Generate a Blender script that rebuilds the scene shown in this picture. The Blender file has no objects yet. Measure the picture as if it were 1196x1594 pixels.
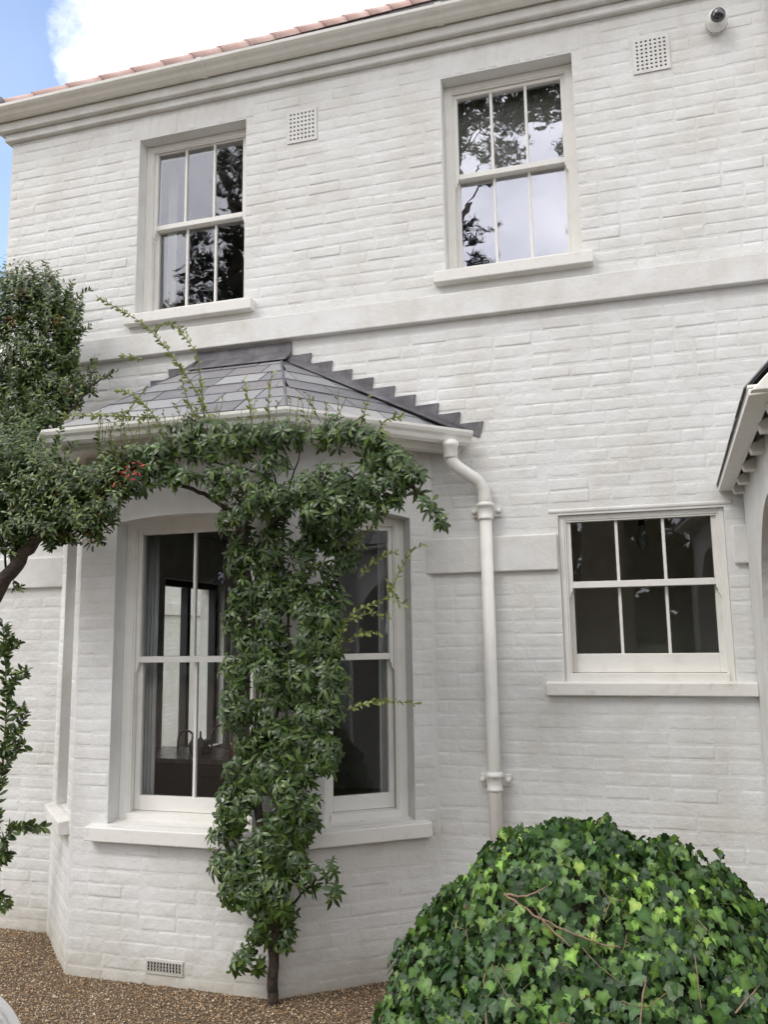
import bpy, math, random
import numpy as np
from mathutils import Vector, Matrix, noise
R = math.radians
random.seed(7); rng = np.random.default_rng(7)
SC = bpy.context.scene; COL = SC.collection

# ------------------------------------------------------------ camera
cam_data = bpy.data.cameras.new('camera'); cam = bpy.data.objects.new('camera', cam_data); COL.objects.link(cam)
CR = Vector((0.95989188, 0.28000356, -0.0143379)); CU = Vector((0.05481229, -0.13726054, 0.98901727)); CF = Vector((-0.27496033, 0.95013554, 0.14710292))
CPOS = Vector((0, -4.8, 1.879))
cam.matrix_world = Matrix(((CR.x, CU.x, -CF.x, CPOS.x), (CR.y, CU.y, -CF.y, CPOS.y), (CR.z, CU.z, -CF.z, CPOS.z), (0, 0, 0, 1)))
cam_data.sensor_fit = 'HORIZONTAL'; cam_data.sensor_width = 36; cam_data.lens = 38.47
cam_data.clip_start = 0.05; cam_data.clip_end = 2000
SC.camera = cam

# ------------------------------------------------------------ world: Nishita sky seen through broken bright cloud
SUN_EL, SUN_AZ = R(47), R(222)      # azimuth clockwise from +Y
world = bpy.data.worlds.new('World'); SC.world = world; world.use_nodes = True
wn = world.node_tree; wn.nodes.clear()
def N(nt, t, **kw):
    n = nt.nodes.new(t)
    for k, v in kw.items():
        if k.startswith('i_'):
            key = k[2:].replace('_', ' ')
            n.inputs[int(key) if key.isdigit() else key].default_value = v
        else: setattr(n, k, v)
    return n
def LK(nt, a, b): nt.links.new(a, b)
sky = N(wn, 'ShaderNodeTexSky', sky_type='NISHITA', sun_disc=False, sun_elevation=SUN_EL, sun_rotation=SUN_AZ)
sky.air_density = 1.0; sky.dust_density = 0.4; sky.ozone_density = 3.0
bg1 = N(wn, 'ShaderNodeBackground', i_Strength=0.15); LK(wn, sky.outputs[0], bg1.inputs[0])
tc = N(wn, 'ShaderNodeTexCoord')
n1 = N(wn, 'ShaderNodeTexNoise', i_Scale=2.1, i_Detail=9.0, i_Roughness=0.62); LK(wn, tc.outputs['Generated'], n1.inputs['Vector'])
# a blue gap in the cloud beyond the left gable
gap = N(wn, 'ShaderNodeVectorMath', operation='DISTANCE'); LK(wn, tc.outputs['Generated'], gap.inputs[0]); gap.inputs[1].default_value = (-0.72, 0.50, 0.53)
gm = N(wn, 'ShaderNodeMapRange', i_1=0.15, i_2=0.42, i_3=-0.36, i_4=0.17); LK(wn, gap.outputs['Value'], gm.inputs[0])
ad = N(wn, 'ShaderNodeMath', operation='ADD'); LK(wn, n1.outputs[0], ad.inputs[0]); LK(wn, gm.outputs[0], ad.inputs[1])
cm = N(wn, 'ShaderNodeMapRange', i_1=0.42, i_2=0.52, i_3=0.09); LK(wn, ad.outputs[0], cm.inputs[0])
n2 = N(wn, 'ShaderNodeTexNoise', i_Scale=1.9, i_Detail=5.0, i_Roughness=0.55)
mp = N(wn, 'ShaderNodeMapping'); mp.inputs['Location'].default_value = (3.1, 1.7, 0.4); LK(wn, tc.outputs['Generated'], mp.inputs[0]); LK(wn, mp.outputs[0], n2.inputs['Vector'])
cr = N(wn, 'ShaderNodeValToRGB'); LK(wn, n2.outputs[0], cr.inputs[0])
cr.color_ramp.elements[0].position = 0.38; cr.color_ramp.elements[0].color = (0.42, 0.43, 0.50, 1)
cr.color_ramp.elements[1].position = 0.60; cr.color_ramp.elements[1].color = (1.0, 0.985, 0.97, 1)
bg2 = N(wn, 'ShaderNodeBackground', i_Strength=1.35); LK(wn, cr.outputs[0], bg2.inputs[0])
mx = N(wn, 'ShaderNodeMixShader'); LK(wn, cm.outputs[0], mx.inputs[0]); LK(wn, bg1.outputs[0], mx.inputs[1]); LK(wn, bg2.outputs[0], mx.inputs[2])
wo = N(wn, 'ShaderNodeOutputWorld'); LK(wn, mx.outputs[0], wo.inputs[0])

# soft sun through the cloud
sd = bpy.data.lights.new('sun', 'SUN'); sun = bpy.data.objects.new('sun', sd); COL.objects.link(sun)
sd.energy = 1.45; sd.angle = R(28); sd.color = (1.0, 0.975, 0.945)
sdir = Vector((math.sin(SUN_AZ) * math.cos(SUN_EL), math.cos(SUN_AZ) * math.cos(SUN_EL), math.sin(SUN_EL)))
sun.rotation_euler = (-sdir).to_track_quat('-Z', 'Y').to_euler(); sun.location = sdir * 40
SC.view_settings.view_transform = 'Standard'; SC.view_settings.look = 'None'
SC.view_settings.exposure = 0.93; SC.view_settings.gamma = 1.0; SC.view_settings.use_curve_mapping = False

# ------------------------------------------------------------ materials
def mat(name, col, rough=0.6, spec=0.5, noise_col=None, nscale=8.0, ndetail=6.0, bumps=(), attr=None, metallic=0.0, coat=0.0, transl=0.0, mask=(0.4, 0.65), grime=0):
    m = bpy.data.materials.new(name); m.use_nodes = True; nt = m.node_tree; b = nt.nodes['Principled BSDF']
    b.inputs['Base Color'].default_value = (*col, 1); b.inputs['Roughness'].default_value = rough
    b.inputs['Specular IOR Level'].default_value = spec; b.inputs['Metallic'].default_value = metallic; b.inputs['Coat Weight'].default_value = coat
    gp = N(nt, 'ShaderNodeNewGeometry'); POS = gp.outputs['Position']; cout = None
    if attr:
        a = N(nt, 'ShaderNodeAttribute', attribute_name=attr); cout = a.outputs['Color']
    if noise_col:
        n = N(nt, 'ShaderNodeTexNoise', i_Scale=nscale, i_Detail=ndetail, i_Roughness=0.6); LK(nt, POS, n.inputs['Vector'])
        mr = N(nt, 'ShaderNodeMapRange', i_1=mask[0], i_2=mask[1]); LK(nt, n.outputs[0], mr.inputs[0])
        mxx = N(nt, 'ShaderNodeMix', data_type='RGBA'); LK(nt, mr.outputs[0], mxx.inputs[0])
        if cout: LK(nt, cout, mxx.inputs[6])
        else: mxx.inputs[6].default_value = (*col, 1)
        mxx.inputs[7].default_value = (*noise_col, 1); cout = mxx.outputs[2]
    if grime:
        # run-off streaks and splash dirt at the foot of the wall
        mpg = N(nt, 'ShaderNodeMapping'); mpg.inputs['Scale'].default_value = (7, 7, .55); LK(nt, POS, mpg.inputs[0]); ns = N(nt, 'ShaderNodeTexNoise', i_Scale=1.0, i_Detail=6.0, i_Roughness=0.65); LK(nt, mpg.outputs[0], ns.inputs['Vector'])
        m1 = N(nt, 'ShaderNodeMapRange', i_1=0.52, i_2=0.75, i_3=0.0, i_4=grime); LK(nt, ns.outputs[0], m1.inputs[0])
        sx = N(nt, 'ShaderNodeSeparateXYZ'); LK(nt, POS, sx.inputs[0]); nz2 = N(nt, 'ShaderNodeTexNoise', i_Scale=9.0, i_Detail=8.0, i_Roughness=0.7); LK(nt, POS, nz2.inputs['Vector'])
        zz = N(nt, 'ShaderNodeMath', operation='MULTIPLY_ADD'); LK(nt, nz2.outputs[0], zz.inputs[0]); zz.inputs[1].default_value = -.35; LK(nt, sx.outputs[2], zz.inputs[2])
        m2 = N(nt, 'ShaderNodeMapRange', i_1=-.16, i_2=.06, i_3=.7, i_4=0.0); LK(nt, zz.outputs[0], m2.inputs[0])
        mxm = N(nt, 'ShaderNodeMath', operation='MAXIMUM'); LK(nt, m1.outputs[0], mxm.inputs[0]); LK(nt, m2.outputs[0], mxm.inputs[1])
        mg = N(nt, 'ShaderNodeMix', data_type='RGBA'); LK(nt, mxm.outputs[0], mg.inputs[0]); LK(nt, cout, mg.inputs[6]); mg.inputs[7].default_value = (0.44, 0.41, 0.34, 1); cout = mg.outputs[2]
    if cout: LK(nt, cout, b.inputs['Base Color'])
    prev = None
    for (sc, dist, det) in bumps:
        n = N(nt, 'ShaderNodeTexNoise', i_Scale=sc, i_Detail=det, i_Roughness=0.6); LK(nt, POS, n.inputs['Vector'])
        bp = N(nt, 'ShaderNodeBump', i_Strength=1.0, i_Distance=dist); LK(nt, n.outputs[0], bp.inputs['Height'])
        if prev: LK(nt, prev, bp.inputs['Normal'])
        prev = bp.outputs[0]
    if prev: LK(nt, prev, b.inputs['Normal'])
    if transl:
        tr = N(nt, 'ShaderNodeBsdfTranslucent'); mxs = N(nt, 'ShaderNodeMixShader'); mxs.inputs[0].default_value = transl
        if cout: LK(nt, cout, tr.inputs[0])
        out = nt.nodes['Material Output']; LK(nt, b.outputs[0], mxs.inputs[1]); LK(nt, tr.outputs[0], mxs.inputs[2]); LK(nt, mxs.outputs[0], out.inputs[0])
    return m
M = {}
M['paint'] = mat('masonry_paint', (0.70, 0.70, 0.685), 0.62, 0.4, (0.62, 0.61, 0.575), 3.0, 8, [(3, 0.012, 4), (16, 0.0055, 5), (80, 0.0018, 6)], grime=.13)
M['render'] = mat('smooth_paint', (0.70, 0.70, 0.685), 0.6, 0.4, (0.62, 0.60, 0.56), 5.0, 8, [(6, 0.004, 4), (22, 0.003, 5), (90, 0.0012, 6)], grime=.2)
M['wood'] = mat('gloss_white_paint', (0.76, 0.745, 0.70), 0.38, 0.5, (0.67, 0.645, 0.59), 9.0, 8, [(18, 0.0012, 4)], mask=(0.5, 0.8))
M['sill'] = mat('sill_paint', (0.73, 0.71, 0.67), 0.5, 0.5, (0.52, 0.48, 0.42), 14.0, 10, [(30, 0.002, 5)], mask=(0.55, 0.85))
M['slate'] = mat('slate', (0.10, 0.10, 0.115), 0.45, 0.6, (0.27, 0.265, 0.27), 9.0, 9, [(5, 0.008, 4), (60, 0.002, 6)], attr='col', mask=(0.5, 0.85))
M['lead'] = mat('lead', (0.085, 0.08, 0.09), 0.5, 0.5, (0.16, 0.155, 0.165), 9.0, 6, [(12, 0.008, 4), (60, 0.002, 4)])
M['dark'] = mat('dark_timber', (0.02, 0.02, 0.022), 0.6)
M['pinktile'] = mat('clay_tile', (0.50, 0.33, 0.29), 0.75, 0.3, (0.58, 0.43, 0.385), 6.0, 8, [(40, 0.002, 5)])
M['roomwall'] = mat('room_wall', (0.36, 0.36, 0.355), 0.9, 0.2, (0.32, 0.32, 0.315), 2.0)
M['roomwarm'] = mat('room_wall_warm', (0.78, 0.75, 0.66), 0.9, 0.2, (0.72, 0.69, 0.60), 2.0)
M['floorwood'] = mat('floor_boards', (0.14, 0.10, 0.07), 0.5, 0.5, (0.10, 0.07, 0.05), 5.0)
M['charcoal'] = mat('charcoal_paint', (0.045, 0.047, 0.053), 0.4, 0.5, (0.055, 0.055, 0.062), 5.0)
M['worktop'] = mat('worktop', (0.16, 0.165, 0.18), 0.25, 0.5, (0.22, 0.22, 0.24), 12.0)
M['chrome'] = mat('chrome', (0.55, 0.56, 0.58), 0.18, 0.5, metallic=1.0)
M['curtain'] = mat('curtain', (0.55, 0.56, 0.57), 0.9, 0.1, (0.48, 0.49, 0.50), 8.0)
M['cream'] = mat('cream_blind', (0.60, 0.60, 0.54), 0.9, 0.1, (0.55, 0.55, 0.5), 5.0)
M['fabric'] = mat('cushion_fabric', (0.50, 0.36, 0.24), 0.95, 0.1, (0.35, 0.22, 0.14), 14.0)
M['glassware'] = mat('glassware', (0.30, 0.33, 0.33), 0.1, 0.6)
M['pink'] = mat('pink_label', (0.55, 0.16, 0.19), 0.5, 0.4)
M['black'] = mat('black_plastic', (0.012, 0.012, 0.014), 0.25, 0.5)
M['domeglass'] = mat('camera_dome', (0.008, 0.008, 0.014), 0.05, 0.7, coat=1.0)
M['plastic'] = mat('white_plastic', (0.78, 0.77, 0.75), 0.3, 0.5, (0.70, 0.69, 0.66), 12.0)
M['bark'] = mat('bark', (0.075, 0.058, 0.045), 0.85, 0.2, (0.04, 0.03, 0.024), 25.0, 8, [(40, 0.012, 6)])
M['palebark'] = mat('pale_stem', (0.24, 0.165, 0.11), 0.8, 0.2, (0.14, 0.095, 0.065), 25.0, 8, [(60, 0.006, 6)])
M['pinebark'] = mat('pine_bark', (0.20, 0.16, 0.13), 0.9, 0.2, (0.07, 0.055, 0.045), 6.0, 8, [(9, 0.05, 6)])
M['greenstem'] = mat('green_stem', (0.13, 0.14, 0.055), 0.6, 0.3)
M['leaf'] = mat('leaf', (0.04, 0.08, 0.02), 0.34, 0.5, attr='col', transl=0.18)
M['ivyleaf'] = mat('ivy_leaf', (0.04, 0.08, 0.02), 0.40, 0.38, attr='col', transl=0.14, bumps=[(45, 0.003, 3)])
M['needles'] = mat('needles', (0.03, 0.045, 0.022), 0.7, 0.3, (0.018, 0.026, 0.014), 2.0)
M['berry'] = mat('berry', (0.42, 0.13, 0.03), 0.5, 0.4, (0.22, 0.12, 0.04), 30.0)
M['redleaf'] = mat('red_leaf', (0.35, 0.02, 0.02), 0.5, 0.4, (0.2, 0.02, 0.02), 30.0)
M['gravelbed'] = mat('gravel_bed', (0.20, 0.15, 0.10), 0.95, 0.2, (0.07, 0.05, 0.034), 90.0, 8, [(60, 0.02, 5)])
M['pebble'] = mat('pebble', (0.3, 0.2, 0.12), 0.75, 0.3, attr='col')
M['carpaint'] = mat('silver_car_paint', (0.66, 0.69, 0.73), 0.2, 0.5, metallic=0.85, coat=1.0)
M['rubber'] = mat('rubber', (0.02, 0.02, 0.02), 0.8, 0.2, (0.03, 0.03, 0.03), 20.0)
M['ironhole'] = mat('vent_dark', (0.015, 0.014, 0.013), 0.9, 0.1)
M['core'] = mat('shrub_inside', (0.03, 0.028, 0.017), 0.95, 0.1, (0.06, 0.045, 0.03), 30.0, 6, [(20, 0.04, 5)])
def glass(name, refl, wav, tint=(0.94, 0.95, 0.94)):
    m = bpy.data.materials.new(name); m.use_nodes = True; nt = m.node_tree; nt.nodes.clear()
    t = N(nt, 'ShaderNodeTexCoord'); n = N(nt, 'ShaderNodeTexNoise', i_Scale=5.0, i_Detail=2.0, i_Roughness=0.5, i_Distortion=0.6); LK(nt, t.outputs['Object'], n.inputs['Vector'])
    bp = N(nt, 'ShaderNodeBump', i_Strength=1.0, i_Distance=wav); LK(nt, n.outputs[0], bp.inputs['Height'])
    g = N(nt, 'ShaderNodeBsdfGlossy', i_Roughness=0.0); g.inputs['Color'].default_value = (0.93, 0.93, 1.0, 1); LK(nt, bp.outputs[0], g.inputs['Normal'])
    tr = N(nt, 'ShaderNodeBsdfTransparent'); tr.inputs[0].default_value = (*tint, 1)
    lw = N(nt, 'ShaderNodeLayerWeight', i_Blend=0.5); pw = N(nt, 'ShaderNodeMath', operation='POWER'); LK(nt, lw.outputs['Facing'], pw.inputs[0]); pw.inputs[1].default_value = 5.0
    f = N(nt, 'ShaderNodeMath', operation='MULTIPLY_ADD'); LK(nt, pw.outputs[0], f.inputs[0]); f.inputs[1].default_value = 0.96; f.inputs[2].default_value = 0.043; mu = N(nt, 'ShaderNodeMath', operation='MULTIPLY'); mu.use_clamp = True; LK(nt, f.outputs[0], mu.inputs[0]); mu.inputs[1].default_value = refl
    mxs = N(nt, 'ShaderNodeMixShader'); LK(nt, mu.outputs[0], mxs.inputs[0]); LK(nt, tr.outputs[0], mxs.inputs[1]); LK(nt, g.outputs[0], mxs.inputs[2])
    o = N(nt, 'ShaderNodeOutputMaterial'); LK(nt, mxs.outputs[0], o.inputs[0]); return m
M['glass'] = glass('old_window_glass', 1.0, 0.0003)
M['glassup'] = glass('wavy_window_glass', 3.0, 0.0010)
M['glassbright'] = glass('wavy_boosted_glass', 7.5, 0.0006)  # reflection strength raised so these panes mirror the cloud brighter

# ------------------------------------------------------------ mesh helpers
class MB:
    def __init__(s): s.v = []; s.f = []; s.sm = []; s.c = []
    def add(s, vs, fs, smooth=False, col=None):
        o = len(s.v); s.v += [tuple(p) for p in vs]; s.f += [tuple(i + o for i in f) for f in fs]; s.sm += [smooth] * len(fs)
        if col is not None: s.c += [col] * len(vs)
    def box(s, P, u0, u1, d0, d1, z0, z1):
        c = [P(u, d, z) for z in (z0, z1) for d in (d0, d1) for u in (u0, u1)]
        s.add(c, [(0, 1, 5, 4), (3, 2, 6, 7), (0, 4, 6, 2), (1, 3, 7, 5), (4, 5, 7, 6), (0, 2, 3, 1)])
    def tube(s, pts, rad, seg=8, cap=True, col=None):
        pts = [Vector(p) for p in pts]; n = len(pts)
        if not hasattr(rad, '__len__'): rad = [rad] * n
        vs = []; up = Vector((0.13, 0.31, 0.94))
        prevx = None
        for i in range(n):
            t = (pts[min(i + 1, n - 1)] - pts[max(i - 1, 0)])
            t = t.normalized() if t.length > 1e-9 else Vector((0, 0, 1))
            x = (prevx - t * prevx.dot(t)) if prevx is not None else t.cross(up)
            if x.length < 1e-4: x = t.cross(Vector((1, 0, 0)))
            x.normalize(); prevx = x; y = t.cross(x)
            for k in range(seg):
                a = 2 * math.pi * k / seg; vs.append(pts[i] + (x * math.cos(a) + y * math.sin(a)) * rad[i])
        fs = [(i * seg + k, i * seg + (k + 1) % seg, (i + 1) * seg + (k + 1) % seg, (i + 1) * seg + k) for i in range(n - 1) for k in range(seg)]
        if cap: fs += [tuple(range(seg))[::-1], tuple((n - 1) * seg + k for k in range(seg))]
        s.add(vs, fs, True, col)
def to_mesh(name, mb, m, L=(0, 0, 0)):
    me = bpy.data.meshes.new(name); Lx, Ly, Lz = L
    me.from_pydata([(x - Lx, y - Ly, z - Lz) for x, y, z in mb.v], [], mb.f); me.materials.append(m)
    me.polygons.foreach_set('use_smooth', np.array(mb.sm, dtype=bool))
    if mb.c and len(mb.c) == len(mb.v):
        a = me.color_attributes.new('col', 'FLOAT_COLOR', 'POINT'); a.data.foreach_set('color', np.array([(*c, 1) for c in mb.c], dtype=np.float32).ravel())
    me.update(); return me
def LOC(p): return tuple(p.get('_L', (0, 0, 0))) if p is not None else (0, 0, 0)
def base_of(o):
    while o.parent: o = o.parent
    return tuple(o.location)
def obj(name, mb, m, parent=None, bevel=0.0, kind=None, label=None):
    L = base_of(parent) if parent else (0, 0, 0)
    o = bpy.data.objects.new(name, to_mesh(name, mb, m, L)); COL.objects.link(o); o.parent = parent
    if bevel:
        b = o.modifiers.new('bevel', 'BEVEL'); b.width = bevel; b.segments = 2; b.limit_method = 'ANGLE'; b.harden_normals = False
    if kind: o['kind'] = kind
    if label: o['label'] = label
    return o
def inst(name, me, loc, rot, scale, parent):
    L = base_of(parent); o = bpy.data.objects.new(name, me); COL.objects.link(o); o.parent = parent
    o.location = (loc[0] - L[0], loc[1] - L[1], loc[2] - L[2])
    if hasattr(rot, 'w') and len(rot) == 4: o.rotation_mode = 'QUATERNION'; o.rotation_quaternion = rot
    else: o.rotation_euler = rot
    o.scale = scale; return o
def thing(name, label, cat, loc=(0, 0, 0), group=None):
    o = bpy.data.objects.new(name, None); COL.objects.link(o); o.location = loc; o.empty_display_size = 0.1
    o['label'] = label; o['category'] = cat
    if group: o['group'] = group
    return o
def tag(o, label, cat, group=None):
    o['label'] = label; o['category'] = cat
    if group: o['group'] = group
    return o
class Fr:       # a wall's own frame: u along it, d out of it, z up
    def __init__(s, ox, oy, deg): s.o = (ox, oy); s.t = R(deg); s.U = (math.cos(s.t), math.sin(s.t)); s.N = (math.sin(s.t), -math.cos(s.t))
    def __call__(s, u, d, z): return (s.o[0] + s.U[0] * u + s.N[0] * d, s.o[1] + s.U[1] * u + s.N[1] * d, z)
def proj(p):
    d = Vector(p) - CPOS; k = d.dot(CF)
    if k < 0.1: return None
    return (598 + 1278 * d.dot(CR) / k, 797 - 1278 * d.dot(CU) / k, k)

CARY = -2.05
VINE= [(-2.012, -0.7, 2.577, 0.107), (-1.801, -0.7, 2.568, 0.119), (-1.55, -0.73, 2.499, 0.117), (-1.388, -0.7, 2.513, 0.103), (-2.018, -0.69, 2.435, 0.107), (-1.768, -0.73, 2.369, 0.118), (-1.593, -0.7, 2.408, 0.117), (-1.4, -0.73, 2.359, 0.101), (-1.981, -0.72, 2.291, 0.105), (-1.82, -0.69, 2.257, 0.119), (-1.632, -0.74, 2.275, 0.116), (-1.455, -0.7, 2.24, 0.102), (-1.972, -0.73, 2.116, 0.104), (-1.814, -0.7, 2.117, 0.118), (-1.661, -0.69, 2.119, 0.117), (-1.508, -0.68, 2.089, 0.102), (-2.009, -0.7, 1.975, 0.105), (-1.82, -0.7, 1.982, 0.117), (-1.636, -0.7, 1.997, 0.116), (-1.515, -0.7, 1.965, 0.102), (-1.946, -0.7, 1.828, 0.104), (-1.791, -0.69, 1.816, 0.117), (-1.649, -0.73, 1.86, 0.115), (-1.49, -0.7, 1.858, 0.101), (-2.027, -0.68, 1.711, 0.104), (-1.808, -0.74, 1.684, 0.115), (-1.665, -0.68, 1.677, 0.116), (-1.504, -0.73, 1.679, 0.1), (-2.012, -0.72, 1.545, 0.103), (-1.83, -0.69, 1.588, 0.116), (-1.669, -0.7, 1.6, 0.115), (-1.485, -0.68, 1.587, 0.1), (-2.008, -0.73, 1.464, 0.102), (-1.844, -0.69, 1.454, 0.116), (-1.649, -0.69, 1.449, 0.114), (-1.528, -0.69, 1.474, 0.1), (-1.952, -0.68, 1.329, 0.103), (-1.791, -0.74, 1.333, 0.114), (-1.673, -0.73, 1.315, 0.113), (-1.531, -0.71, 1.287, 0.099), (-2.007, -0.68, 1.178, 0.102), (-1.834, -0.73, 1.201, 0.114), (-1.699, -0.68, 1.181, 0.114), (-1.582, -0.69, 1.203, 0.099), (-2.041, -0.69, 1.016, 0.102), (-1.897, -0.71, 1.023, 0.114), (-1.71, -0.73, 1.068, 0.112), (-1.594, -0.72, 1.046, 0.098), (-2.051, -0.69, 0.953, 0.102), (-1.88, -0.74, 0.918, 0.113), (-1.775, -0.73, 0.937, 0.112), (-1.64, -0.71, 0.93, 0.098), (-2.087, -0.7, 0.801, 0.101), (-1.964, -0.68, 0.787, 0.114), (-1.831, -0.72, 0.803, 0.112), (-1.772, -0.69, 0.802, 0.099), (-2.072, -0.68, 0.687, 0.101), (-1.989, -0.71, 0.702, 0.113), (-1.871, -0.69, 0.686, 0.113), (-1.807, -0.68, 0.687, 0.099), (-2.004, -0.73, 0.612, 0.099), (-1.927, -0.71, 0.565, 0.112), (-1.832, -0.72, 0.616, 0.112), (-1.765, -0.73, 0.579, 0.098), (-1.572, -0.72, 0.737, 0.078), (-1.503, -0.72, 0.72, 0.052), (-1.649, -0.7, 0.9, 0.066), (-1.87, -0.68, 0.489, 0.086), (-1.763, -0.68, 0.482, 0.072), (-1.905, -0.68, 0.378, 0.059), (-1.771, -0.66, 0.32, 0.052), (-1.976, -0.68, 0.248, 0.046), (-2.012, -0.68, 0.214, 0.04), (-1.913, -0.66, 0.216, 0.04), (-1.736, -0.66, 0.385, 0.052), (-2.061, -0.7, 0.544, 0.047), (-2.453, -1.02, 2.826, 0.076), (-2.329, -1.02, 2.855, 0.089), (-2.178, -1.02, 2.927, 0.116), (-2.026, -1.02, 2.897, 0.121), (-1.879, -1.02, 2.902, 0.113), (-1.734, -1.02, 2.907, 0.106), (-1.592, -1.02, 2.905, 0.092), (-1.452, -1.02, 2.894, 0.084), (-1.315, -1.02, 2.882, 0.096), (-1.181, -1.02, 2.845, 0.102), (-1.083, -1.02, 2.772, 0.094), (-1.003, -1.02, 2.686, 0.094), (-0.941, -1.02, 2.587, 0.08), (-0.895, -1.02, 2.506, 0.049), (-0.846, -1.02, 2.448, 0.034), (-0.816, -1.02, 2.403, 0.018), (-2.482, -1.02, 2.74, 0.103), (-2.326, -1.02, 2.747, 0.102), (-2.172, -1.02, 2.702, 0.081), (-2.022, -1.02, 2.674, 0.093), (-1.894, -1.02, 2.7, 0.079), (-1.786, -1.02, 2.726, 0.079), (-1.767, -1.02, 2.591, 0.098), (-1.626, -1.02, 2.582, 0.11), (-1.487, -1.02, 2.606, 0.109), (-1.35, -1.02, 2.63, 0.108), (-1.216, -1.02, 2.637, 0.107), (-1.085, -1.02, 2.597, 0.094), (-1.169, -1.02, 2.491, 0.069), (-1.055, -1.02, 2.5, 0.044), (-1.946, -1.02, 2.468, 0.04), (-1.874, -1.02, 2.498, 0.053), (-1.662, -1.02, 2.75, 0.059), (-2.133, -1.02, 2.614, 0.04), (-1.984, -1.02, 2.604, 0.046), (-1.419, -1.02, 2.473, 0.096), (-1.284, -1.02, 2.497, 0.088)]
VTW= [[(-1.849, -0.6, 0.057), (-1.841, -0.62, 0.27), (-1.813, -0.63, 0.4), (-1.859, -0.64, 0.525), (-1.888, -0.66, 0.751), (-1.912, -0.68, 1.174), (-1.908, -0.68, 1.573), (-1.939, -0.68, 1.983), (-1.971, -0.7, 2.262), (-1.99, -0.72, 2.438), (-2.06, -0.8, 2.573), (-2.151, -0.92, 2.648), (-2.35, -0.98, 2.721), (-2.536, -1.0, 2.782)], [(-1.85, -0.6, 0.2), (-1.797, -0.6, 0.392), (-1.673, -0.64, 0.569), (-1.545, -0.7, 0.672)], [(-1.896, -0.64, 0.523), (-1.817, -0.64, 0.75), (-1.728, -0.64, 1.011), (-1.674, -0.64, 1.339), (-1.629, -0.66, 1.841), (-1.658, -0.68, 2.252), (-1.574, -0.8, 2.511), (-1.307, -0.95, 2.607), (-1.09, -1.0, 2.664), (-0.93, -1.0, 2.559), (-0.826, -1.0, 2.424)], [(-1.912, -0.68, 1.174), (-1.776, -0.66, 1.572), (-1.74, -0.66, 1.911), (-1.77, -0.68, 2.326), (-1.641, -0.9, 2.636), (-1.529, -1.0, 2.811)], [(-1.933, -0.7, 2.331), (-1.82, -0.74, 2.463), (-1.72, -0.8, 2.554), (-1.728, -0.95, 2.769)], [(-1.99, -0.72, 2.438), (-1.888, -0.8, 2.599), (-1.787, -0.9, 2.714), (-2.035, -1.0, 2.781), (-2.264, -1.0, 2.868)], [(-1.932, -0.62, 0.262), (-1.995, -0.64, 0.217), (-2.05, -0.66, 0.203)], [(-1.85, -0.6, 0.231), (-1.905, -0.64, 0.365), (-1.961, -0.64, 0.455)], [(-1.629, -0.66, 1.841), (-1.541, -0.7, 1.975), (-1.468, -0.7, 2.176)], [(-1.674, -0.64, 1.339), (-1.55, -0.68, 1.411), (-1.443, -0.68, 1.51)]]
SHOOT= [[(-1.991, -0.98, 2.886), (-2.146, -1.02, 3.205), (-2.376, -1.04, 3.511), (-2.54, -1.04, 3.642), (-2.743, -1.04, 3.77)], [(-2.085, -1.0, 3.028), (-2.101, -1.02, 3.236), (-2.125, -1.03, 3.377), (-2.209, -1.03, 3.495)], [(-2.325, -1.0, 2.943), (-2.395, -1.02, 3.086), (-2.51, -1.03, 3.184), (-2.612, -1.03, 3.223)], [(-2.387, -1.0, 3.055), (-2.613, -1.02, 3.078), (-2.86, -1.02, 3.1), (-2.953, -1.02, 3.115)], [(-1.809, -1.0, 2.969), (-1.815, -1.02, 3.068), (-1.846, -1.02, 3.209)], [(-1.708, -1.0, 2.978), (-1.707, -1.02, 3.092), (-1.686, -1.02, 3.227)], [(-1.22, -1.0, 2.886), (-1.186, -1.02, 2.976), (-1.165, -1.02, 3.057)], [(-1.137, -1.0, 2.846), (-1.081, -1.02, 2.918), (-0.986, -1.03, 2.929)], [(-2.375, -1.04, 3.493), (-2.312, -1.05, 3.555), (-2.186, -1.03, 3.51)], [(-2.449, -1.03, 3.377), (-2.518, -1.03, 3.4), (-2.587, -1.03, 3.418)], [(-2.432, -1.0, 3.239), (-2.534, -1.02, 3.099), (-2.592, -1.02, 3.05)], [(-1.47, -0.7, 1.774), (-1.329, -0.85, 1.968), (-1.128, -0.9, 2.058), (-1.055, -0.92, 2.165), (-0.988, -0.92, 2.272), (-0.91, -0.92, 2.313)], [(-1.33, -0.85, 1.952), (-1.212, -0.9, 1.981), (-1.12, -0.9, 1.973)], [(-1.276, -0.85, 2.16), (-1.165, -0.88, 2.257), (-1.075, -0.9, 2.278)], [(-1.361, -0.8, 2.332), (-1.23, -0.88, 2.39), (-1.173, -0.9, 2.411)], [(-1.127, -0.9, 2.152), (-1.063, -0.9, 2.04), (-1.024, -0.9, 2.024)], [(-1.401, -0.7, 1.496), (-1.265, -0.8, 1.538), (-1.118, -0.85, 1.553), (-0.988, -0.88, 1.547)], [(-1.399, -0.7, 1.839), (-1.295, -0.8, 1.888), (-1.179, -0.85, 1.886)], [(-2.085, -1.0, 3.028), (-2.154, -1.0, 3.07), (-2.204, -1.02, 3.211), (-2.218, -1.02, 3.319)]]
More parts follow.
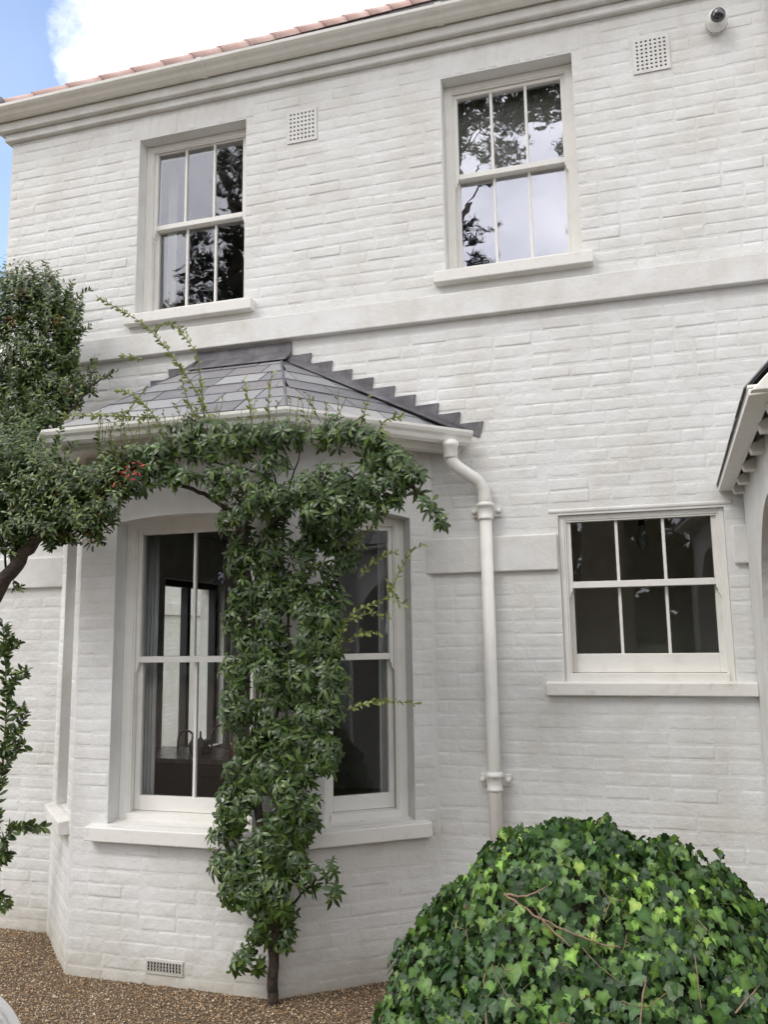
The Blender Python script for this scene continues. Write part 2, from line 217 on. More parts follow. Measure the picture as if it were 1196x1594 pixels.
PYR= [(-3.829, -0.5, 4.057, 0.202), (-3.576, -0.5, 4.047, 0.181), (-3.439, -0.48, 3.971, 0.144), (-3.374, -0.46, 3.839, 0.093), (-3.708, -0.5, 3.732, 0.217), (-3.475, -0.48, 3.713, 0.161), (-3.395, -0.45, 3.627, 0.072), (-3.739, -0.5, 3.431, 0.216), (-3.508, -0.48, 3.415, 0.178), (-3.337, -0.45, 3.428, 0.099), (-3.241, -0.42, 3.47, 0.036), (-3.494, -0.6, 3.172, 0.173), (-3.595, -0.7, 3.076, 0.187), (-4.029, -0.5, 3.948, 0.185), (-3.998, -0.5, 3.5, 0.182), (-3.925, -0.6, 3.04, 0.176), (-3.675, -0.45, 4.192, 0.096), (-3.886, -0.45, 4.267, 0.097), (-3.575, -0.42, 4.236, 0.052), (-3.389, -0.42, 4.032, 0.058), (-3.285, -1.0, 2.798, 0.173), (-3.069, -1.05, 2.738, 0.168), (-2.9, -1.05, 2.684, 0.127), (-2.738, -1.05, 2.695, 0.106), (-2.611, -1.05, 2.726, 0.085), (-2.558, -1.05, 2.67, 0.065), (-3.228, -1.0, 2.575, 0.164), (-2.976, -1.05, 2.554, 0.153), (-2.791, -1.05, 2.544, 0.125), (-2.669, -1.05, 2.502, 0.072), (-2.634, -1.05, 2.605, 0.085), (-2.706, -1.05, 2.418, 0.046), (-3.262, -1.0, 2.431, 0.102), (-3.452, -1.0, 2.661, 0.174), (-3.439, -1.0, 2.476, 0.138), (-3.052, -1.0, 2.457, 0.101), (-2.885, -1.0, 2.449, 0.067), (-3.293, -0.95, 2.958, 0.119), (-3.203, -1.0, 2.867, 0.069)]
PTW= [[(-3.739, -0.9, 0.807), (-3.633, -0.92, 1.687), (-3.415, -0.95, 2.115), (-3.249, -0.98, 2.288), (-3.113, -1.0, 2.424), (-2.916, -1.02, 2.555), (-2.62, -1.05, 2.744), (-2.447, -1.05, 2.872)], [(-3.249, -0.98, 2.288), (-3.362, -0.9, 2.671), (-3.615, -0.7, 3.241), (-3.726, -0.5, 3.866), (-3.685, -0.45, 4.193)], [(-3.362, -0.9, 2.671), (-3.367, -0.7, 3.018), (-3.408, -0.5, 3.484), (-3.359, -0.46, 3.837)], [(-3.113, -1.0, 2.424), (-2.944, -1.03, 2.449), (-2.727, -1.05, 2.453)], [(-3.367, -0.7, 3.018), (-3.303, -0.5, 3.305), (-3.188, -0.44, 3.48), (-3.049, -0.42, 3.548)], [(-3.454, -0.95, 2.044), (-3.378, -0.9, 2.226), (-3.442, -0.9, 2.525)]]
PSH= [[(-3.637, -0.45, 4.232), (-3.693, -0.45, 4.331), (-3.722, -0.45, 4.39)], [(-3.533, -0.42, 4.208), (-3.588, -0.42, 4.306), (-3.618, -0.42, 4.388)], [(-3.399, -0.42, 4.033), (-3.328, -0.42, 4.113), (-3.256, -0.42, 4.139)], [(-3.309, -0.44, 3.492), (-3.174, -0.43, 3.524), (-3.039, -0.42, 3.556)], [(-3.334, -0.9, 2.224), (-3.266, -0.95, 2.154), (-3.233, -0.95, 2.175)], [(-3.37, -0.44, 3.758), (-3.254, -0.44, 3.866), (-3.22, -0.44, 3.88)]]
SPR= [[(-3.928, -0.3, 0.128), (-3.874, -0.32, 0.669), (-3.815, -0.34, 1.141), (-3.799, -0.36, 1.539), (-3.851, -0.36, 1.964)], [(-3.857, -0.35, 1.538), (-3.714, -0.38, 1.62), (-3.644, -0.38, 1.668)], [(-3.823, -0.34, 1.259), (-3.673, -0.38, 1.344), (-3.621, -0.38, 1.431)], [(-3.834, -0.34, 1.062), (-3.704, -0.36, 1.185), (-3.644, -0.36, 1.226)], [(-3.867, -0.32, 0.554), (-3.711, -0.4, 0.695), (-3.58, -0.42, 0.751), (-3.429, -0.42, 0.762)], [(-3.864, -0.32, 0.516), (-3.743, -0.38, 0.557), (-3.698, -0.38, 0.597)], [(-3.89, -0.3, 0.281), (-3.795, -0.33, 0.327), (-3.716, -0.34, 0.276)], [(-3.897, -0.35, 1.78), (-3.775, -0.38, 1.821), (-3.743, -0.38, 1.861)]]

# ------------------------------------------------------------ ground
def flat(name, x0, x1, y0, y1, z, m, kind='structure'):
    mb = MB(); mb.add([(x0, y0, z), (x1, y0, z), (x1, y1, z), (x0, y1, z)], [(0, 1, 2, 3)]); return obj(name, mb, m, kind=kind)
M['grass'] = mat('grass', (0.05, 0.07, 0.025), 0.9, 0.2, (0.035, 0.05, 0.02), 1.5, 8, [(30, 0.05, 5)])
flat('ground', -600, 600, -600, 600, -0.03, M['grass'])
flat('gravel_drive', -16, 14, -23, 14, 0.0, M['gravelbed'])

# ------------------------------------------------------------ house
HOUSE = thing('house', 'white painted brick house with a slate-roofed bay, sash windows and deep eaves', 'house', (0, 0, 0))
F0 = Fr(0, 0, 0)
BA = math.degrees(math.atan2(0.55, 0.77))
FA = Fr(-3.14, -0.55, 0); FB = Fr(-1.86, -0.55, BA); LB = math.hypot(0.77, 0.55)
FC = Fr(-3.70, 0.0, -44.5); LC = math.hypot(0.56, 0.55)
FL = Fr(-4.31, 7.0, -90)       # left side wall, u runs towards the front
def wall_panel(F, u0, u1, z0, z1, ops, th, name='wall', m=None, parent=None, label=None):
    mb = MB(); us = sorted({u0, u1, *[o['u0'] for o in ops], *[o['u1'] for o in ops]}); zs = sorted({z0, z1, *[o['z0'] for o in ops], *[o['z1'] for o in ops]})
    us = [u for u in us if u0 <= u <= u1]; zs = [z for z in zs if z0 <= z <= z1]
    for a, b in zip(us[:-1], us[1:]):
        for c, e in zip(zs[:-1], zs[1:]):
            cu, cz = (a + b) / 2, (c + e) / 2
            if any(o['u0'] < cu < o['u1'] and o['z0'] < cz < o['z1'] for o in ops): continue
            mb.add([F(a, 0, c), F(b, 0, c), F(b, 0, e), F(a, 0, e)], [(0, 1, 2, 3)])
            mb.add([F(a, -th, c), F(b, -th, c), F(b, -th, e), F(a, -th, e)], [(3, 2, 1, 0)])
    for o in ops:
        a, b, c, e = o['u0'], o['u1'], o['z0'], o['z1']; rise = o.get('rise', 0)
        zz = e - rise
        mb.add([F(a, 0, c), F(a, -th, c), F(a, -th, zz), F(a, 0, zz)], [(0, 1, 2, 3)]); mb.add([F(b, 0, c), F(b, -th, c), F(b, -th, zz), F(b, 0, zz)], [(3, 2, 1, 0)])
        if c > z0: mb.add([F(a, 0, c), F(b, 0, c), F(b, -th, c), F(a, -th, c)], [(0, 1, 2, 3)])
        if rise:
            n = 20; cu, hw = (a + b) / 2, (b - a) / 2
            P = []
            for i in range(n + 1):
                x = -math.cos(math.pi * i / n) if o.get('round') else -1 + 2 * i / n
                P.append((cu + hw * x, zz + rise * (math.sqrt(max(0, 1 - x * x)) if o.get('round') else 1 - x * x)))
            for (p, q), (p2, q2) in zip(P[:-1], P[1:]):
                mb.add([F(p, 0, q), F(p2, 0, q2), F(p2, 0, e), F(p, 0, e)], [(0, 1, 2, 3)]); mb.add([F(p, -th, q), F(p2, -th, q2), F(p2, -th, e), F(p, -th, e)], [(3, 2, 1, 0)])
                mb.add([F(p, 0, q), F(p2, 0, q2), F(p2, -th, q2), F(p, -th, q)], [(3, 2, 1, 0)])
        else: mb.add([F(a, 0, e), F(b, 0, e), F(b, -th, e), F(a, -th, e)], [(3, 2, 1, 0)])
    mb.add([F(u0, 0, z1), F(u1, 0, z1), F(u1, -th, z1), F(u0, -th, z1)], [(0, 1, 2, 3)])
    for u, fl in ((u0, 0), (u1, 1)):
        q = (0, 1, 2, 3) if not fl else (3, 2, 1, 0); mb.add([F(u, 0, z0), F(u, 0, z1), F(u, -th, z1), F(u, -th, z0)], [q])
    return obj(name, mb, m or M['paint'], parent or HOUSE, label=label)
OP_UL = dict(u0=-3.192, u1=-2.349, z0=4.111, z1=5.448); OP_UR = dict(u0=-0.963, u1=-0.131, z0=4.111, z1=5.448)
OP_C = dict(u0=-0.342, u1=0.552, z0=1.60, z1=2.544); OP_BAY = dict(u0=-3.55, u1=-1.25, z0=-1, z1=2.75)
OP_A = dict(u0=0.240, u1=1.14, z0=0.833, z1=2.595, rise=0.032); OP_B = dict(u0=0.273, u1=0.805, z0=0.833, z1=2.595, rise=0.032)
OP_CL = dict(u0=0.20, u1=0.60, z0=0.833, z1=2.60, rise=0.05)
XR = 3.6
w_front = wall_panel(F0, -4.31, XR, -0.1, 5.80, [OP_UL, OP_UR, OP_C, dict(u0=-3.55, u1=-1.25, z0=0.1, z1=2.75)], 0.30, 'front_wall')
w_a = wall_panel(FA, 0, 1.28, -0.1, 3.02, [OP_A], 0.24, 'bay_wall', label='middle face of the bay, with the vent near the ground')
w_b = wall_panel(FB, 0, LB, -0.1, 3.02, [OP_B], 0.24, 'bay_wall', label='right canted face of the bay')
w_c = wall_panel(FC, 0, LC, -0.1, 3.02, [OP_CL], 0.24, 'bay_wall', label='narrow left canted face of the bay')
OP_SIDE = dict(u0=3.95, u1=5.12, z0=0.80, z1=2.42)
w_l = wall_panel(FL, 0, 6.7, -0.1, 5.80, [OP_SIDE], 0.28, 'side_wall')

# ---- bricks: every one a shallow proud block with soft, uneven arrises
def brick_mesh(w, h, seed):
    r = random.Random(seed); nx = nz = 6; vs = []; ex = 0.0045; e2 = 0.014; base = r.choice((.0004, .0007, .0009, .0011, .0013, .0017)); eL, eR = (r.random() < .4), (r.random() < .4)
    xs = [-w / 2, -w / 2 + ex, -w / 2 + e2, w / 2 - e2, w / 2 - ex, w / 2]
    zs_ = [-h / 2, -h / 2 + ex, -h / 2 + e2, h / 2 - e2, h / 2 - ex, h / 2]
    tx, tz = r.uniform(-.006, .006), r.uniform(-.009, .009)
    for j, z in enumerate(zs_):
        for i, x in enumerate(xs):
            edge = i in (0, nx - 1) or j in (0, nz - 1)
            ring1 = i in (1, nx - 2) or j in (1, nz - 2)
            end = (i == 0 and eL) or (i == nx - 1 and eR); edge = edge and not (end and 0 < j < nz - 1)
            d = base * .5 - .0004 if end and 0 < j < nz - 1 else -0.0014 if edge else base - (.0006 if ring1 else 0) + r.uniform(-.0003, .0003) + x * tx + z * tz
            jx, jz = (r.uniform(-.002, .002), r.uniform(-.0022, .0022)) if edge else (r.uniform(-.003, .003), r.uniform(-.002, .002))
            vs.append((x + jx, -d, z + jz))
    fs = [(j * nx + i, j * nx + i + 1, (j + 1) * nx + i + 1, (j + 1) * nx + i) for j in range(nz - 1) for i in range(nx - 1)]
    mb = MB(); mb.add(vs, fs, True); return to_mesh('brick', mb, M['paint']), np.array(vs), fs
BV = {'s': [brick_mesh(0.221, 0.069, i) for i in range(24)], 'h': [brick_mesh(0.106, 0.069, 50 + i) for i in range(14)], 'v': [brick_mesh(0.066, 0.22, 90 + i) for i in range(6)]}
BW = {'s': 0.221, 'h': 0.106, 'v': 0.066}
BR = []   # (frame, u, z, scale_x, scale_z, kind, variant, parent)
CH = 0.0748
def lay(F, u0, u1, z0, z1, skips, parent, seed=0):
    r = random.Random(seed); z = z0; row = 0
    while z < z1 - 0.02:
        h = min(CH, z1 - z); zc = z + h / 2
        cuts = sorted([(s[0], s[1]) for s in skips if s[2] < zc + 0.02 and s[3] > zc - 0.02]); segs = []; a = u0
        for c0, c1 in cuts:
            if c0 > a: segs.append((a, min(c0, u1)))
            a = max(a, c1)
        if a < u1: segs.append((a, u1))
        for (a, b) in segs:
            if b - a < 0.03: continue
            u = a; first = True
            while u < b - 0.03:
                kind = 'h' if ((row % 4 == 2 and r.random() < .8) or r.random() < 0.27) else 's'
                w = 0.1155 if kind == 'h' else 0.231
                if first and row % 2: w = 0.1155 if kind == 's' else 0.06; kind = 'h'
                first = False
                w = min(w, b - u)
                if b - u - w < 0.05: w = b - u
                if w < 0.16: kind = 'h'
                gw = w - 0.005; bw = BW[kind]
                BR.append((F, u + w / 2, zc + r.uniform(-.003, .003) + .004 * math.sin(u * 2.1 + row * .7), gw / bw, (h - .003 + r.uniform(-.003, .002)) / 0.069, kind, r.randrange(len(BV[kind])), parent)); u += w
        z += CH; row += 1
def rect(o, mz=0.0, mu=0.0): return (o['u0'] - mu, o['u1'] + mu, o['z0'] - mz, o['z1'] + mz)
def soldiers(F, u0, u1, z, parent, seed):
    r = random.Random(seed); n = round((u1 - u0) / 0.076); w = (u1 - u0) / n
    for i in range(n): BR.append((F, u0 + w * (i + .5), z + 0.112, (w - .008) / 0.066, 1.0, 'v', r.randrange(6), parent))
fs_ = [rect(OP_UL), rect(OP_UR), rect(OP_C), (-3.68, -1.08, -1, 3.0), (-3.8, -0.85, 3.0, 3.1), (-3.5, -1.15, 3.1, 3.3), (-3.1, -1.5, 3.3, 3.5), (-2.75, -1.95, 3.5, 3.76),
       (-5, 4, 3.79, 3.965), (-1.09, -0.342, 2.222, 2.445), (0.552, 0.66, 2.222, 2.445), (-5, -3.6, 2.222, 2.445), (-3.26, -2.27, 4.0, 4.115), (-1.04, -0.05, 4.0, 4.115), (-0.46, 0.66, 1.52, 1.605),
       (-3.26, -2.29, 5.44, 5.68), (-1.03, -0.07, 5.44, 5.68), (-2.04, -1.815, 5.19, 5.44), (0.22, 0.45, 5.20, 5.46), (-0.44, 0.64, 2.54, 2.60)]
lay(F0, -4.305, XR, 0.0, 5.63, fs_, w_front, 1)
soldiers(F0, -3.25, -2.29, 5.452, w_front, 3); soldiers(F0, -1.025, -0.07, 5.452, w_front, 4)
lay(FA, 0.004, 1.276, -0.01, 2.52, [(OP_A['u0'] - .002, OP_A['u1'] + .002, 0.74, 2.9), (0.52, 0.74, 0.066, 0.145)], w_a, 5)
lay(FB, 0.004, LB - 0.01, -0.01, 2.52, [(OP_B['u0'] - .002, OP_B['u1'] + .002, 0.74, 2.9)], w_b, 6)
lay(FC, 0.01, LC - 0.004, -0.01, 2.52, [(OP_CL['u0'] - .002, OP_CL['u1'] + .002, 0.74, 2.9)], w_c, 7)
lay(FL, 0.0, 6.995, 0.0, 5.63, [rect(OP_SIDE)], w_l, 8)

def RELIEF(z): return 1.0 + .75 * min(1, max(0, (z - 2.2) / 1.6))     # the paint lies thicker, the joints shallower, lower down
def flush_bricks(limit=300):
    vis = []
    for k, b in enumerate(BR):
        p = proj(b[0](b[1], 0, b[2])); s = 0
        if p and 5 < p[0] < 1190 and 5 < p[1] < 1590 and b[0] is not FL and b[7] is not None:
            x, y = p[0], p[1]
            hid = (335 < x < 550 and 640 < y < 1480) or (180 < x < 690 and 640 < y < 800) or (x < 150 and 400 < y < 880) or (x > 640 and y > 1280 and y > 1594 - 1.3 * (x - 600))
            s = 1278 * BW[b[5]] * b[3] / p[2] * (0.2 if hid else 1)
            if abs(b[0].t) > 0.3: s *= 0.8
        vis.append((-s, k))
    vis.sort(); chosen = {k for s, k in vis[:limit]}
    rest = {}
    for k, (F, u, z, sx, sz, kd, vi, par) in enumerate(BR):
        me, vs, fs = BV[kd][vi]
        if k in chosen: inst('brick', me, F(u, 0, z), (0, 0, F.t), (sx, RELIEF(z), sz), par)
        else: rest.setdefault(par.name, (par, []))[1].append((F, u, z, sx, sz, vs, fs))
    for nm, (par, lst) in rest.items():
        mb = MB()
        for (F, u, z, sx, sz, vs, fs) in lst:
            mb.add([F(u + x * sx, -y * RELIEF(z), z + zz * sz) for x, y, zz in vs], fs, True)
        obj('small_bricks', mb, M['paint'], par, kind='stuff')

# ---- bands, corbels, eaves
def beam(name, F, u0, u1, d0, d1, z0, z1, m, parent=None, bevel=0.006, label=None):
    mb = MB(); mb.box(F, u0, u1, d0, d1, z0, z1); return obj(name, mb, m, parent or HOUSE, bevel, label=label)
beam('string_course', F0, -4.36, XR, -0.05, 0.05, 3.796, 3.958, M['render'])
beam('string_course', F0, -1.16, -0.350, -0.05, 0.028, 2.229, 2.438, M['render'], bevel=.008, label='short low band beside the downpipe')
beam('string_course', F0, 0.585, 0.66, -0.05, 0.028, 2.229, 2.438, M['render'], bevel=.008, label='stub of low band against the porch')
beam('string_course', F0, -4.34, -3.58, -0.05, 0.028, 2.229, 2.438, M['render'], bevel=.008)
def sweep(name, path, prof, m, parent=None, closed_prof=True, smooth=False, label=None, bevel=0):
    # path: [(x,y,z)], outward = right-hand side when walking; prof: [(out, dz)]
    n = len(path); vs = []
    nrm = []
    for a, b in zip(path[:-1], path[1:]):
        d = Vector((b[0] - a[0], b[1] - a[1])).normalized(); nrm.append(Vector((d.y, -d.x)))
    for i in range(n):
        if i == 0: mm = nrm[0]
        elif i == n - 1: mm = nrm[-1]
        else:
            mm = (nrm[i - 1] + nrm[i]); mm = mm / mm.dot(nrm[i])
        for (o, dz) in prof: vs.append((path[i][0] + mm.x * o, path[i][1] + mm.y * o, path[i][2] + dz))
    k = len(prof); mb = MB(); kk = k if closed_prof else k - 1
    mb.add(vs, [(i * k + j, i * k + (j + 1) % k, (i + 1) * k + (j + 1) % k, (i + 1) * k + j) for i in range(n - 1) for j in range(kk)] + ([tuple(range(k)), tuple((n - 1) * k + j for j in range(k))[::-1]] if closed_prof else []), smooth)
    return obj(name, mb, m, parent or HOUSE, bevel, label=label)
EV = [(-4.31, 5.0, 0), (-4.31, 0, 0), (XR, 0, 0)]
sweep('corbel_course', EV, [(-0.05, 5.632), (0.042, 5.632), (0.042, 5.690), (-0.05, 5.690)], M['render'], bevel=.007)
sweep('corbel_course', EV, [(-0.05, 5.6905), (0.084, 5.6905), (0.084, 5.760), (-0.05, 5.760)], M['render'], bevel=.007)
sweep('fascia', EV, [(-0.05, 5.7605), (0.075, 5.7605), (0.075, 5.83), (-0.05, 5.83)], M['wood'])
go = [(0.078, 5.765), (0.10, 5.757), (0.125, 5.757), (0.145, 5.768), (0.160, 5.785), (0.182, 5.798), (0.196, 5.812), (0.198, 5.832), (0.188, 5.834), (0.180, 5.806), (0.155, 5.792), (0.138, 5.776), (0.10, 5.768), (0.086, 5.80), (0.086, 5.835), (0.078, 5.835)]
G1 = sweep('gutter', EV, go, M['wood'], label='long ogee eaves gutter along the top of the front')
for x in (-2.62, -0.93, 1.4):     # gutter joint collars
    mb = MB(); pr = [(0.074, 5.760), (0.10, 5.751), (0.127, 5.751), (0.148, 5.763), (0.163, 5.780), (0.186, 5.793), (0.201, 5.808), (0.203, 5.836), (0.17, 5.836), (0.12, 5.80)]
    mb.add([(x + dx, -o, z) for dx in (-0.022, 0.022) for o, z in pr], [(j, (j + 1) % 10, 10 + (j + 1) % 10, 10 + j) for j in range(10)] + [tuple(range(10))[::-1], tuple(range(10, 20))]); obj('gutter_joint', mb, M['wood'], G1, 0.003)

# ---- main roof: hipped, slates with a run of clay hip tiles
hipz = lambda s: 5.83 + 0.893 * s
rb = MB(); S0 = (-4.44, -0.13); Y1 = 3.2; zt = hipz(Y1 + 0.13) - 0.03
A0 = (S0[0], S0[1], 5.80); A1 = (XR + 0.1, S0[1], 5.80); T0 = (S0[0] + Y1 + .13, Y1, zt); T1 = (XR + 0.1, Y1, zt); A3 = (S0[0], 6.5, 5.80); A4 = (XR + .1, 6.5, 5.80)
rb.add([A0, A1, T1, T0, A3, A4], [(0, 1, 2, 3), (4, 0, 3), (4, 3, 2, 5), (1, 5, 2), (0, 4, 5, 1)])
ROOF = obj('roof', rb, M['dark'], HOUSE)
def slate_rows(p0, p1, q1, q0, rows, sw, parent, name='slate', mode='each', seed=1, th=0.006, lf=1.0):
    p0, p1, q1, q0 = map(Vector, (p0, p1, q1, q0)); e = (p1 - p0).normalized(); nn = e.cross(((q0 + q1) / 2 - (p0 + p1) / 2)).normalized()
    if nn.z < 0: nn = -nn
    r = random.Random(seed); big = MB()
    for i in range(rows):
        t0, t1 = i / rows, min(1.0, (i + 1.12) / rows)
        L0, R0, L1, R1 = p0.lerp(q0, t0), p1.lerp(q1, t0), p0.lerp(q0, t1), p1.lerp(q1, t1)
        f = lambda P: (P - p0).dot(e)
        l0, r0_, l1, r1 = f(L0), f(R0), f(L1), f(R1)
        u = min(l0, l1) - (sw / 2 if i % 2 else 0) + r.uniform(-.03, .03)
        while u < max(r0_, r1):
            w = sw * r.uniform(0.82, 1.15); g = 0.0045
            a0, b0 = min(max(u + g, l0), r0_), min(max(u + w - g, l0), r0_); a1, b1 = min(max(u + g, l1), r1), min(max(u + w - g, l1), r1)
            u += w
            if (b0 - a0) + (b1 - a1) < 0.02: continue
            P = lambda uu, A, B, la, lb: A.lerp(B, (uu - la) / (lb - la)) if lb - la > 1e-6 else A
            v0, v1, v2, v3 = P(a0, L0, R0, l0, r0_), P(b0, L0, R0, l0, r0_), P(b1, L1, R1, l1, r1), P(a1, L1, R1, l1, r1)
            lift0 = nn * ((0.009 + r.uniform(-.001, .0025)) * lf); lift1 = nn * 0.003; tk = nn * th
            vs = [v0 + lift0 + tk, v1 + lift0 + tk, v2 + lift1 + tk, v3 + lift1 + tk, v0 + lift0, v1 + lift0, v2 + lift1, v3 + lift1]
            c = r.choice([(.17, .17, .185), (.21, .21, .228), (.25, .248, .26), (.19, .188, .202), (.30, .30, .31), (.22, .205, .215), (.14, .14, .153), (.34, .335, .335)])
            kf = r.uniform(.9, 1.12); c = tuple(x * kf for x in c)
            fcs = [(0, 1, 2, 3), (4, 7, 6, 5), (0, 4, 5, 1), (1, 5, 6, 2), (2, 6, 7, 3), (3, 7, 4, 0)]
            if mode == 'each':
                mb = MB(); mb.add(vs, fcs, False, c); obj(name, mb, M['slate'], parent)
            else: big.add(vs, fcs, False, c)
    if mode != 'each': obj('slates', big, M['slate'], parent, kind='stuff')
def up(p, dz): return (p[0], p[1], p[2] + dz)
slate_rows(up(A0, .004), up(A1, .004), up(T1, .004), up(T0, .004), 26, 0.27, ROOF, mode='joined', seed=5)
hd = Vector((1, 1, 0.893)).normalized(); hl = 0.290
for k in range(21):            # hip tiles
    s = 0.06 + k * hl * hd.x; a = Vector((S0[0] + s, S0[1] + s, hipz(s) - 0.015)); b = a + hd * (hl + .012)
    mb = MB(); side = Vector((1, -1, 0)).normalized(); upv = hd.cross(side); upv = upv if upv.z > 0 else -upv
    vs = []
    for P, rr in ((a, 0.083), (b, 0.074)):
        for th_ in (rr, rr - 0.014):
            for j in range(9):
                an = math.pi * (j / 8) * 1.1 - 0.05 * math.pi; vs.append(P + side * math.cos(an) * th_ + upv * math.sin(an) * th_)
    fcs = []
    for j in range(8): fcs += [(j, j + 1, 19 + j, 18 + j), (9 + j + 1, 9 + j, 27 + j, 27 + j + 1), (j + 1, j, 9 + j, 9 + j + 1), (18 + j, 18 + j + 1, 27 + j + 1, 27 + j)]
    mb.add(vs, fcs, False); o = obj('hip_tile', mb, M['pinktile'], ROOF)
    o.data.polygons.foreach_set('use_smooth', np.array([(i % 4) < 2 for i in range(len(fcs))]))
mb = MB(); mb.tube([(-4.50, -0.19, 5.79), (-4.44, -0.13, 5.845), (-4.36, -0.05, 5.905)], [0.03, 0.085, 0.088], 10); obj('hip_end_cap', mb, M['lead'], ROOF)

# ---- sash windows
def sash_window(F, op, din, cols, gz0, gz1, railz, gl_lo, gl_hi, label, mf=0.045, horns=True, lowbars=None, upper_cols=None, sill=None, name='sash_window', wood=None):
    wood = wood or M['wood']; u0, u1, z0, z1 = op['u0'], op['u1'], op['z0'], op['z1']
    fw = mf                     # visible outer frame
    mb = MB(); d0, d1 = -din, -din - 0.13
    mb.box(F, u0 + .001, u0 + fw, d1, d0, z0 + .001, z1 - .001); mb.box(F, u1 - fw, u1 - .001, d1, d0, z0 + .001, z1 - .001)
    mb.box(F, u0 + fw, u1 - fw, d1, d0 - .003, z1 - fw, z1 - .001); mb.box(F, u0 + fw, u1 - fw, d1, d0 + .012, z0 + .001, z0 + 0.045)
    # staff beads
    mb.box(F, u0 + fw, u0 + fw + .010, d0 - .020, d0 - .006, z0 + .045, z1 - fw); mb.box(F, u1 - fw - .010, u1 - fw, d0 - .020, d0 - .006, z0 + .045, z1 - fw); mb.box(F, u0 + fw + .01, u1 - fw - .01, d0 - .020, d0 - .008, z1 - fw - .010, z1 - fw)
    W = obj(name, mb, wood, HOUSE, 0.002, label=label)
    st = 0.034; a, b = u0 + fw + .002, u1 - fw - .002
    for which, (s0, s1, dd, top, bot, gm) in (('up', (railz - .020, z1 - fw - .004, d0 - .022, z1 - fw - .004 - gz1, .036, gl_hi)), ('lo', (z0 + .047, railz + .016, d0 - .060, .036, gz0 - z0 - .047, gl_lo))):
        mb = MB(); e = dd - .036
        mb.box(F, a, a + st, e, dd, s0, s1); mb.box(F, b - st, b, e, dd, s0, s1)
        mb.box(F, a + st, b - st, e, dd - .0015, s1 - top, s1); mb.box(F, a + st, b - st, e, dd - .0015, s0, s0 + bot)
        S = obj('upper_sash' if which == 'up' else 'lower_sash', mb, wood, W, 0.003)
        g0, g1, h0, h1 = a + st, b - st, s0 + bot, s1 - top
        n = cols
        for i in range(1, n):
            c = g0 + (g1 - g0) * i / n; mb = MB(); mb.box(F, c - .0085, c + .0085, e + .004, dd - .006, h0 - .004, h1 + .004); obj('glazing_bar', mb, wood, W, 0.003)
        for i in range(n):
            p, q = g0 + (g1 - g0) * i / n + (.006 if i else -.004), g0 + (g1 - g0) * (i + 1) / n - (.006 if i < n - 1 else -.004)
            r = random.Random(hash((round(u0 * 100), i, which == 'up')) & 0xffff); ty, tz_ = r.uniform(-.0016, .0016), r.uniform(-.0016, .0016)
            if which == 'lo': tz_ += .002
            dm = dd - .018; c = [(p, dm - ty, h0 - .004, -tz_), (q, dm + ty, h0 - .004, -tz_), (q, dm + ty, h1 + .004, tz_), (p, dm - ty, h1 + .004, tz_)]
            mb = MB(); vs = [F(x, d + t, z) for x, d, z, t in c] + [F(x, d + t - .003, z) for x, d, z, t in c]
            mb.add(vs, [(0, 1, 2, 3), (7, 6, 5, 4), (0, 4, 5, 1), (1, 5, 6, 2), (2, 6, 7, 3), (3, 7, 4, 0)]); obj('pane', mb, gm, W)
        if which == 'up' and horns:
            for (x0, x1) in ((a, a + .030), (b - .030, b)):
                mb = MB(); prof = [(0, 0), (0, .03), (-.010, .045), (-.012, .06), (-.030, .075), (-.034, .09)]
                vs = []; k = len(prof)
                inn = 1 if x0 == a else -1; base = x0 if x0 == a else x1
                for (dz, wv) in [(0, .030), (-.018, .030), (-.026, .022), (-.045, .020), (-.062, .008), (-.075, .006), (-.082, .002)]:
                    for dx, d in ((0, dd), (wv * inn, dd), (wv * inn, e), (0, e)): vs.append(F(base + dx, d, s0 + dz + .001))
                m_ = 7; mb.add(vs, [(4 * i + j, 4 * i + (j + 1) % 4, 4 * i + 4 + (j + 1) % 4, 4 * i + 4 + j) for i in range(m_ - 1) for j in range(4)] + [(0, 1, 2, 3), (24, 25, 26, 27)]); obj('sash_horn', mb, wood, W)
    if sill:
        su0, su1, sz0, sz1, so = sill; mb = MB()
        c = [(su0, -.10, sz0), (su1, -.10, sz0), (su1, so, sz0), (su0, so, sz0)]; t = [(su0, -.10, sz1 + .014), (su1, -.10, sz1 + .014), (su1, so, sz1), (su0, so, sz1)]
        # sill horns stop at the wall: a wide nosing in front, a narrower tongue in the opening
        def prism(ua, ub, dA, dB, zb, za1, zb1):
            vs = [F(ua, dA, zb), F(ub, dA, zb), F(ub, dB, zb), F(ua, dB, zb), F(ua, dA, za1), F(ub, dA, za1), F(ub, dB, zb1), F(ua, dB, zb1)]
            mb.add(vs, [(0, 1, 2, 3), (4, 7, 6, 5), (0, 4, 5, 1), (1, 5, 6, 2), (2, 6, 7, 3), (3, 7, 4, 0)])
        prism(su0, su1, -.02, so, sz0, sz1 + .006, sz1)
        prism(u0 + .001, u1 - .001, -din - .02, -.0205, sz0 + .01, sz1 + .020, sz1 + .0065)
        obj('sill', mb, M['sill'], W, 0.006)
    return W
sash_window(F0, OP_UL, 0.095, 3, 4.212, 5.386, 4.815, M['glassup'], M['glassup'], 'upper left sash window with dark wavy tree reflections', sill=(-3.245, -2.272, 4.03, 4.105, .062))
sash_window(F0, OP_UR, 0.095, 3, 4.212, 5.370, 4.815, M['glassbright'], M['glassbright'], 'upper right sash window reflecting bright cloud', sill=(-1.03, -0.063, 4.03, 4.105, .068))
sash_window(F0, OP_C, 0.020, 3, 1.752, 2.507, 2.145, M['glass'], M['glass'], 'wide six-pane window beside the porch', mf=0.030, sill=(-0.447, 0.652, 1.527, 1.598, .042), horns=True)
